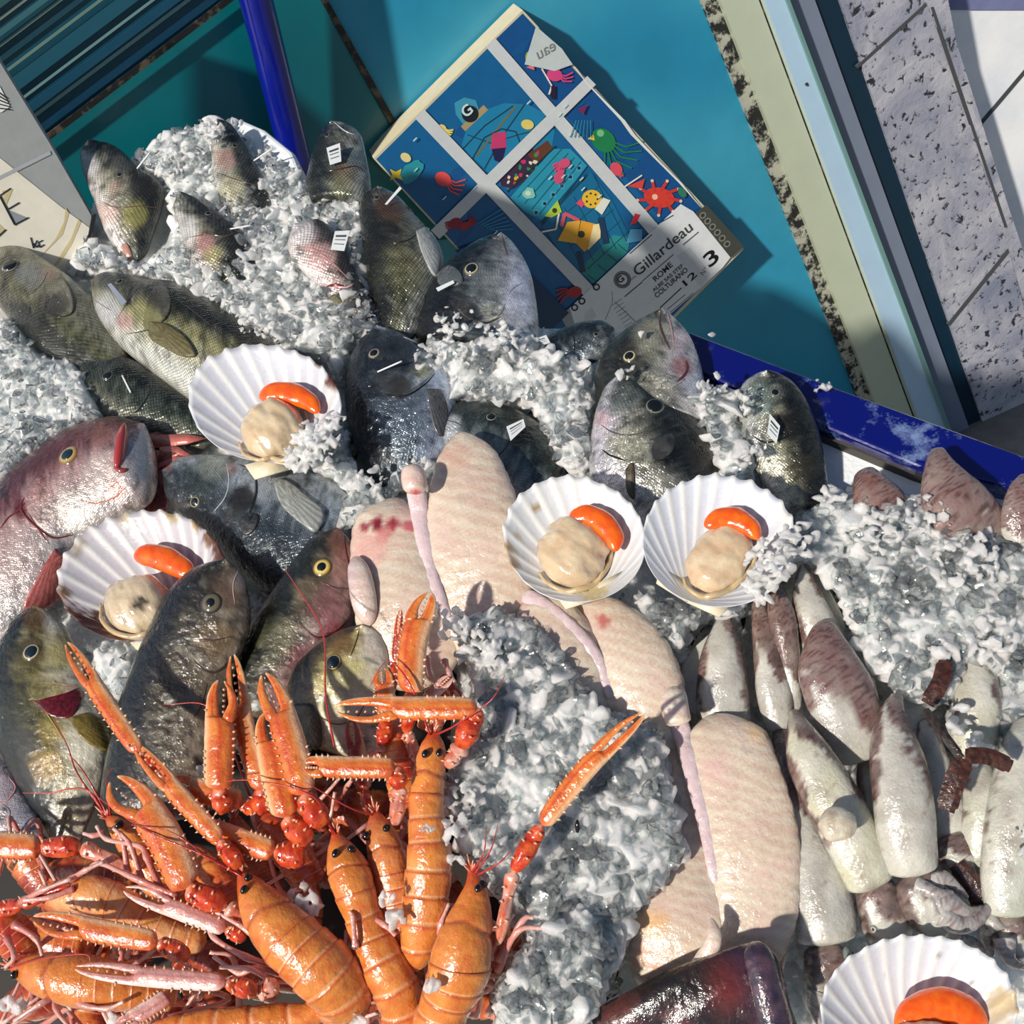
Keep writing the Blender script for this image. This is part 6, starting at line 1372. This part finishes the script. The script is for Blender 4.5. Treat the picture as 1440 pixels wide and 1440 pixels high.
# ================================================================ crushed ice: one bed of it, too many chips to count
ICE = [   # (polygon px, height)
 ([(170, 218), (225, 192), (290, 165), (335, 172), (418, 240), (440, 268), (508, 268), (520, 310), (514, 400), (545, 452), (530, 462), (497, 482), (482, 530), (480, 560), (470, 520), (440, 495), (380, 480), (310, 430), (250, 395), (200, 385), (150, 378), (96, 372), (120, 336), (165, 352), (200, 370), (238, 345), (242, 290), (228, 262)], .052),
 ([(-60, 455), (20, 440), (56, 497), (108, 506), (150, 588), (92, 612), (40, 645), (0, 690), (-60, 700)], .05),
 ([(540, 440), (600, 470), (660, 480), (740, 465), (795, 500), (840, 520), (832, 600), (830, 690), (790, 650), (740, 560), (690, 566), (640, 560), (600, 480)], .058),
 ([(440, 660), (486, 560), (496, 650), (530, 692), (590, 650), (620, 620), (600, 680), (560, 690), (520, 730), (490, 745), (470, 740), (486, 690)], .055),
 ([(955, 560), (985, 540), (1045, 530), (1045, 600), (1056, 680), (1020, 690), (1000, 620)], .068),
 ([(1160, 690), (1290, 700), (1440, 770), (1560, 820), (1560, 960), (1440, 960), (1380, 940), (1310, 1000), (1235, 950), (1190, 880), (1160, 800), (1120, 790), (1060, 830), (1040, 880), (1000, 860), (985, 870), (960, 920), (930, 890), (895, 860), (905, 830), (940, 850), (1000, 850), (1060, 790), (1125, 740)], .070),
 ([(622, 872), (700, 850), (745, 870), (790, 900), (825, 960), (850, 1005), (925, 1015), (934, 1060), (955, 1140), (966, 1210), (925, 1250), (884, 1300), (862, 1370), (840, 1420), (730, 1460), (690, 1400), (745, 1330), (700, 1260), (640, 1170), (618, 1110), (660, 1040), (668, 960)], .088),
 ([(690, 1450), (715, 1360), (770, 1310), (830, 1290), (850, 1330), (835, 1450)], .100),
 ([(1330, 1030), (1380, 940), (1440, 950), (1500, 980), (1500, 1130), (1440, 1090), (1370, 1065)], .062),
 ([(118, 905), (205, 895), (172, 985), (150, 975)], .045),
 ([(870, 845), (930, 850), (960, 930), (930, 920)], .06),
 ([(350, 850), (372, 850), (360, 870), (345, 890)], .045),
]
LOW = .012
PIT = [(-200, 1175), (150, 1100), (300, 1050), (420, 1060), (500, 960), (640, 940), (625, 1100), (690, 1190), (745, 1250), (720, 1340), (690, 1460), (690, 1560), (-200, 1560)]
def iceh(x, y):
    """target height and inside weight at a pixel"""
    w = 0; hh = -.034 if inside(x, y, PIT) else LOW
    for poly, h in ICE:
        xs = [p[0] for p in poly]; ys = [p[1] for p in poly]
        if x < min(xs)-2 or x > max(xs)+2 or y < min(ys)-2 or y > max(ys)+2: continue
        if inside(x, y, poly):
            hh = max(hh, h); w = 1
    return hh, w
EDGE = [(-200, 330), (100, 335), (160, 235), (225, 192), (290, 166), (340, 172), (425, 240), (445, 262), (520, 268), (560, 300), (640, 410), (700, 455), (960, 470), (985, 530), (1150, 610), (1310, 680), (1440, 715), (1600, 770), (1600, 1560), (-200, 1560)]
NX, NY = 420, 340; X0, X1, Y0, Y1 = -160, 1600, 150, 1540
hg = np.zeros((NY, NX)); wg = np.zeros((NY, NX))
for j in range(NY):
    for i in range(NX):
        hg[j, i], wg[j, i] = iceh(X0+(X1-X0)*i/(NX-1), Y0+(Y1-Y0)*j/(NY-1))
for _ in range(7):
    q = np.pad(hg, 1, 'edge'); hg = (q[:-2, 1:-1]+q[2:, 1:-1]+q[1:-1, :-2]+q[1:-1, 2:]+q[1:-1, 1:-1]*2)/6
vid = {}; iv = []; ifc = []
for j in range(NY):
    for i in range(NX):
        x = X0+(X1-X0)*i/(NX-1); y = Y0+(Y1-Y0)*j/(NY-1)
        if not inside(x, y, EDGE) or (inside(x, y, PIT) and hg[j, i] < .0): continue
        z = hg[j, i]+.004*nz(x, y, 1, .03)+.004*nz(x, y, 2, .07)+.0035*abs(nz(x, y, 5, .16))+.002*nz(x, y, 8, .33)-.003
        vid[(i, j)] = len(iv); iv.append(P(x, y, z))
for j in range(NY-1):
    for i in range(NX-1):
        k = [(i, j), (i+1, j), (i+1, j+1), (i, j+1)]
        if all(q in vid for q in k): ifc.append(tuple(vid[q] for q in k))
def hgrid(x, y):
    a = (x-X0)/(X1-X0)*(NX-1); b = (y-Y0)/(Y1-Y0)*(NY-1); i = max(0, min(NX-2, int(a))); j = max(0, min(NY-2, int(b))); a -= i; b -= j
    return hg[j, i]*(1-a)*(1-b)+hg[j, i+1]*a*(1-b)+hg[j+1, i]*(1-a)*b+hg[j+1, i+1]*a*b
# chip templates: broken rounded lumps
TPL = []
for k in range(10):
    bm = bmesh.new(); r = random.Random(k+40)
    for _ in range(11):
        v = Vector((r.gauss(0, 1), r.gauss(0, 1), r.gauss(0, 1))).normalized(); bm.verts.new((v.x*r.uniform(.8, 1.15), v.y*r.uniform(.6, 1), v.z*r.uniform(.28, .5)))
    bmesh.ops.convex_hull(bm, input=bm.verts)
    bmesh.ops.delete(bm, geom=[v for v in bm.verts if not v.link_faces], context='VERTS')
    bmesh.ops.subdivide_edges(bm, edges=bm.edges, cuts=1, use_grid_fill=True)
    bmesh.ops.smooth_vert(bm, verts=bm.verts, factor=.22, use_axis_x=True, use_axis_y=True, use_axis_z=True)
    bmesh.ops.triangulate(bm, faces=bm.faces); bm.verts.ensure_lookup_table()
    vs_ = np.array([tuple(v.co) for v in bm.verts])*1.15
    TPL.append((vs_, np.array([[v.index for v in f.verts] for f in bm.faces]))); bm.free()
# close the bed downwards so that it is a solid
nb = len(iv); ec = {}
for q in ifc:
    for k in range(4):
        e = (q[k], q[(k+1) % 4]); ec[e] = ec.get(e, 0)+1
bot = [p-Vector((0, 0, .02)) for p in iv]; solid = list(ifc)+[tuple(i+nb for i in q[::-1]) for q in ifc]
for (a, b) in ec:
    if (b, a) not in ec: solid.append((b, a, a+nb, b+nb))
iv = iv+bot
CV = [np.array([tuple(p) for p in iv])]; CF = [[list(f) for f in solid]]; CN = len(iv)
RC = random.Random(11)
def chip(x, y, z, s):
    global CN
    tv, tf = TPL[RC.randrange(10)]
    m = np.array((Matrix.Rotation(RC.uniform(0, 6.28), 3, 'Z') @ Matrix.Rotation(RC.uniform(-.9, .9), 3, 'X') @ Matrix.Rotation(RC.uniform(-.9, .9), 3, 'Y')))
    p = P(x, y, z); v = (tv*s) @ m.T + np.array(tuple(p)); CV.append(v); CF.append((tf+CN).tolist()); CN += len(v)
def fill(poly, dens, smin, smax, dz=.002, h=None):
    xs = [p[0] for p in poly]; ys = [p[1] for p in poly]; area = (max(xs)-min(xs))*(max(ys)-min(ys))
    for _ in range(int(area*dens)):
        x, y = RC.uniform(min(xs), max(xs)), RC.uniform(min(ys), max(ys))
        if not inside(x, y, poly) or not inside(x, y, EDGE) or (smin == .0031 and inside(x, y, PIT)): continue
        u = RC.random()**2.2; s = smin+(smax-smin)*u
        chip(x, y, (hgrid(x, y) if h is None else h)+dz+RC.uniform(-.003, .0035)+.004*nz(x, y, 3, .04), s)
for k, (poly, h) in enumerate(ICE):
    if k == 7: fill(poly, .07, .0014, .0026, .002)
    elif k == 1: fill(poly, .010, .002, .006, .001)
    else: fill(poly, .011, .0042, .0125, .0005)
    if k in (0, 2, 5, 6): fill(poly, .010, .0018, .0038, .003)
fill([(-100, 380), (1500, 380), (1500, 1500), (-100, 1500)], .0030, .0031, .008, .0)
# loose ice lying on top of things: (x, y, radius px, height, count)
for x, y, r, h, n in [(445, 620, 34, .098, 120), (425, 640, 26, .096, 70), (470, 590, 14, .096, 26), (1085, 790, 36, .108, 60), (1120, 760, 30, .10, 40), (1065, 830, 24, .10, 30), (640, 880, 24, .100, 34), (672, 905, 30, .100, 40), (700, 930, 34, .10, 40),
                      (650, 1120, 30, .10, 36), (640, 1170, 22, .11, 20), (1170, 700, 20, .075, 16), (1300, 720, 30, .085, 26), (1365, 790, 44, .085, 60), (1330, 915, 22, .08, 24), (1400, 900, 40, .08, 60), (1240, 745, 36, .085, 44), (1350, 1010, 26, .085, 20), (1370, 1050, 22, .088, 18),
                      (520, 675, 20, .066, 20), (585, 655, 20, .07, 16), (640, 465, 40, .085, 50), (600, 500, 24, .07, 20), (700, 480, 30, .08, 40), (360, 450, 30, .06, 40), (1020, 700, 20, .08, 18), (1000, 545, 22, .085, 20), (1050, 560, 20, .085, 16), (1055, 640, 18, .085, 14),
                      (540, 1262, 14, .118, 8), (430, 1268, 26, .098, 30), (600, 1165, 14, .125, 6), (560, 1290, 14, .11, 10), (610, 1385, 10, .12, 5), (640, 1210, 10, .11, 6), (700, 1200, 24, .10, 20), (500, 1430, 18, .09, 16), (180, 1425, 26, .07, 24), (20, 1410, 20, .08, 16), (290, 1085, 12, .09, 8),
                      (905, 470, 4, .09, 2), (880, 525, 12, .095, 6), (1450, 1180, 30, .09, 10), (340, 175, 4, .1, 2), (300, 185, 16, .085, 30), (250, 225, 24, .07, 30), (1160, 545, 16, .05, 8), (1000, 470, 5, .05, 2)]:
    for _ in range(n):
        a = RC.uniform(0, 6.28); q = r*RC.random()**.6
        chip(x+q*math.cos(a), y+q*math.sin(a)*.9, h+.004*(1-q/r)+RC.uniform(-.004, .002), RC.uniform(.0016, .0052))
# clear flakes lying on the fused bed keep their own sharp edges
FV, FF, FN = [], [], 0
for k, (poly, h) in enumerate(ICE):
    xs = [p[0] for p in poly]; ys = [p[1] for p in poly]; area = (max(xs)-min(xs))*(max(ys)-min(ys))
    for _ in range(int(area*(.008 if k not in (1, 7) else .005))):
        x, y = RC.uniform(min(xs), max(xs)), RC.uniform(min(ys), max(ys))
        if not inside(x, y, poly) or not inside(x, y, EDGE): continue
        tv, tf = TPL[RC.randrange(10)]; s = RC.uniform(.0030, .0085)
        m = np.array((Matrix.Rotation(RC.uniform(0, 6.28), 3, 'Z') @ Matrix.Rotation(RC.uniform(-.8, .8), 3, 'X') @ Matrix.Rotation(RC.uniform(-.8, .8), 3, 'Y')))
        p = P(x, y, hgrid(x, y)+RC.uniform(.003, .0075)); FV.append((tv*s) @ m.T+np.array(tuple(p))); FF += (tf+FN).tolist(); FN += len(tv)
allv = np.vstack(CV); allf = [tuple(f) for g in CF for f in g]
print('ICE verts', len(allv), 'faces', len(allf))
me = bpy.data.meshes.new('crushed_ice'); org = Vector((0, 0, 0)); me.from_pydata(allv.tolist(), [], allf); me.materials.append(M['ice'])
me.update()
ice = bpy.data.objects.new('crushed_ice', me); C.objects.link(ice)
md = ice.modifiers.new('r', 'REMESH'); md.mode = 'VOXEL'; md.voxel_size = .00095; md.use_smooth_shade = True
dg = bpy.context.evaluated_depsgraph_get(); nm = bpy.data.meshes.new_from_object(ice.evaluated_get(dg)); ice.modifiers.clear(); ice.data = nm; nm.name = 'crushed_ice'
if not nm.materials: nm.materials.append(M['ice'])
print('ICE remesh', len(nm.vertices))
fl = mesh('ice_flakes', [tuple(r) for r in np.vstack(FV)], [tuple(f) for f in FF], M['flake'], None, smooth=False)
tagit(fl, 'clear glassy ice flakes strewn loosely over the crushed ice', 'ice', None, 'stuff')
ORG[ice.name] = org; TOP.append(ice)
tagit(ice, 'bed of wet crushed ice around and over all the fish', 'ice', None, 'stuff')
# ================================================================ camera, light, final transform
bpy.context.view_layer.update()
for o in TOP:
    o.matrix_world = BED @ Matrix.Translation(o.location)
gm = bpy.data.meshes.new('floor'); gm.from_pydata([(-6, -5, 0), (6, -5, 0), (6, 5, 0), (-6, 5, 0)], [], [(0, 1, 2, 3)]); gm.materials.append(plain('street_paving', (120, 118, 112), .8, 0, (12, .3, .004), .2))
go = bpy.data.objects.new('floor', gm); C.objects.link(go); go['kind'] = 'structure'
cam_d = bpy.data.cameras.new('camera'); cam = bpy.data.objects.new('camera', cam_d); C.objects.link(cam)
cam_d.sensor_width = 36; cam_d.lens = 36*F/1440; cam_d.clip_start = .02
mw = Matrix(((CR.x, CU.x, -FWD.x, CAM.x), (CR.y, CU.y, -FWD.y, CAM.y), (CR.z, CU.z, -FWD.z, CAM.z), (0, 0, 0, 1)))
cam.matrix_world = BED @ mw
bpy.context.scene.camera = cam
SUN = (BED.to_3x3() @ Vector((-.60, -.24, .77))).normalized()
sd = bpy.data.lights.new('sun', 'SUN'); sd.energy = 4.4; sd.angle = math.radians(2.2); sd.color = (1, .94, .84)
so = bpy.data.objects.new('sun', sd); C.objects.link(so); so.rotation_euler = SUN.to_track_quat('Z', 'Y').to_euler()
w = bpy.data.worlds.new('sky'); bpy.context.scene.world = w; w.use_nodes = True
nt = w.node_tree; bgn = nt.nodes['Background']
sk = nt.nodes.new('ShaderNodeTexSky'); sk.sky_type = 'NISHITA'; sk.sun_disc = False; sk.sun_elevation = math.radians(42); sk.sun_rotation = math.radians(260)
nt.links.new(sk.outputs[0], bgn.inputs[0]); bgn.inputs[1].default_value = .075
vs = bpy.context.scene.view_settings; vs.view_transform = 'Standard'; vs.look = 'None'; vs.gamma = 1; vs.use_curve_mapping = False; vs.exposure = 0.0
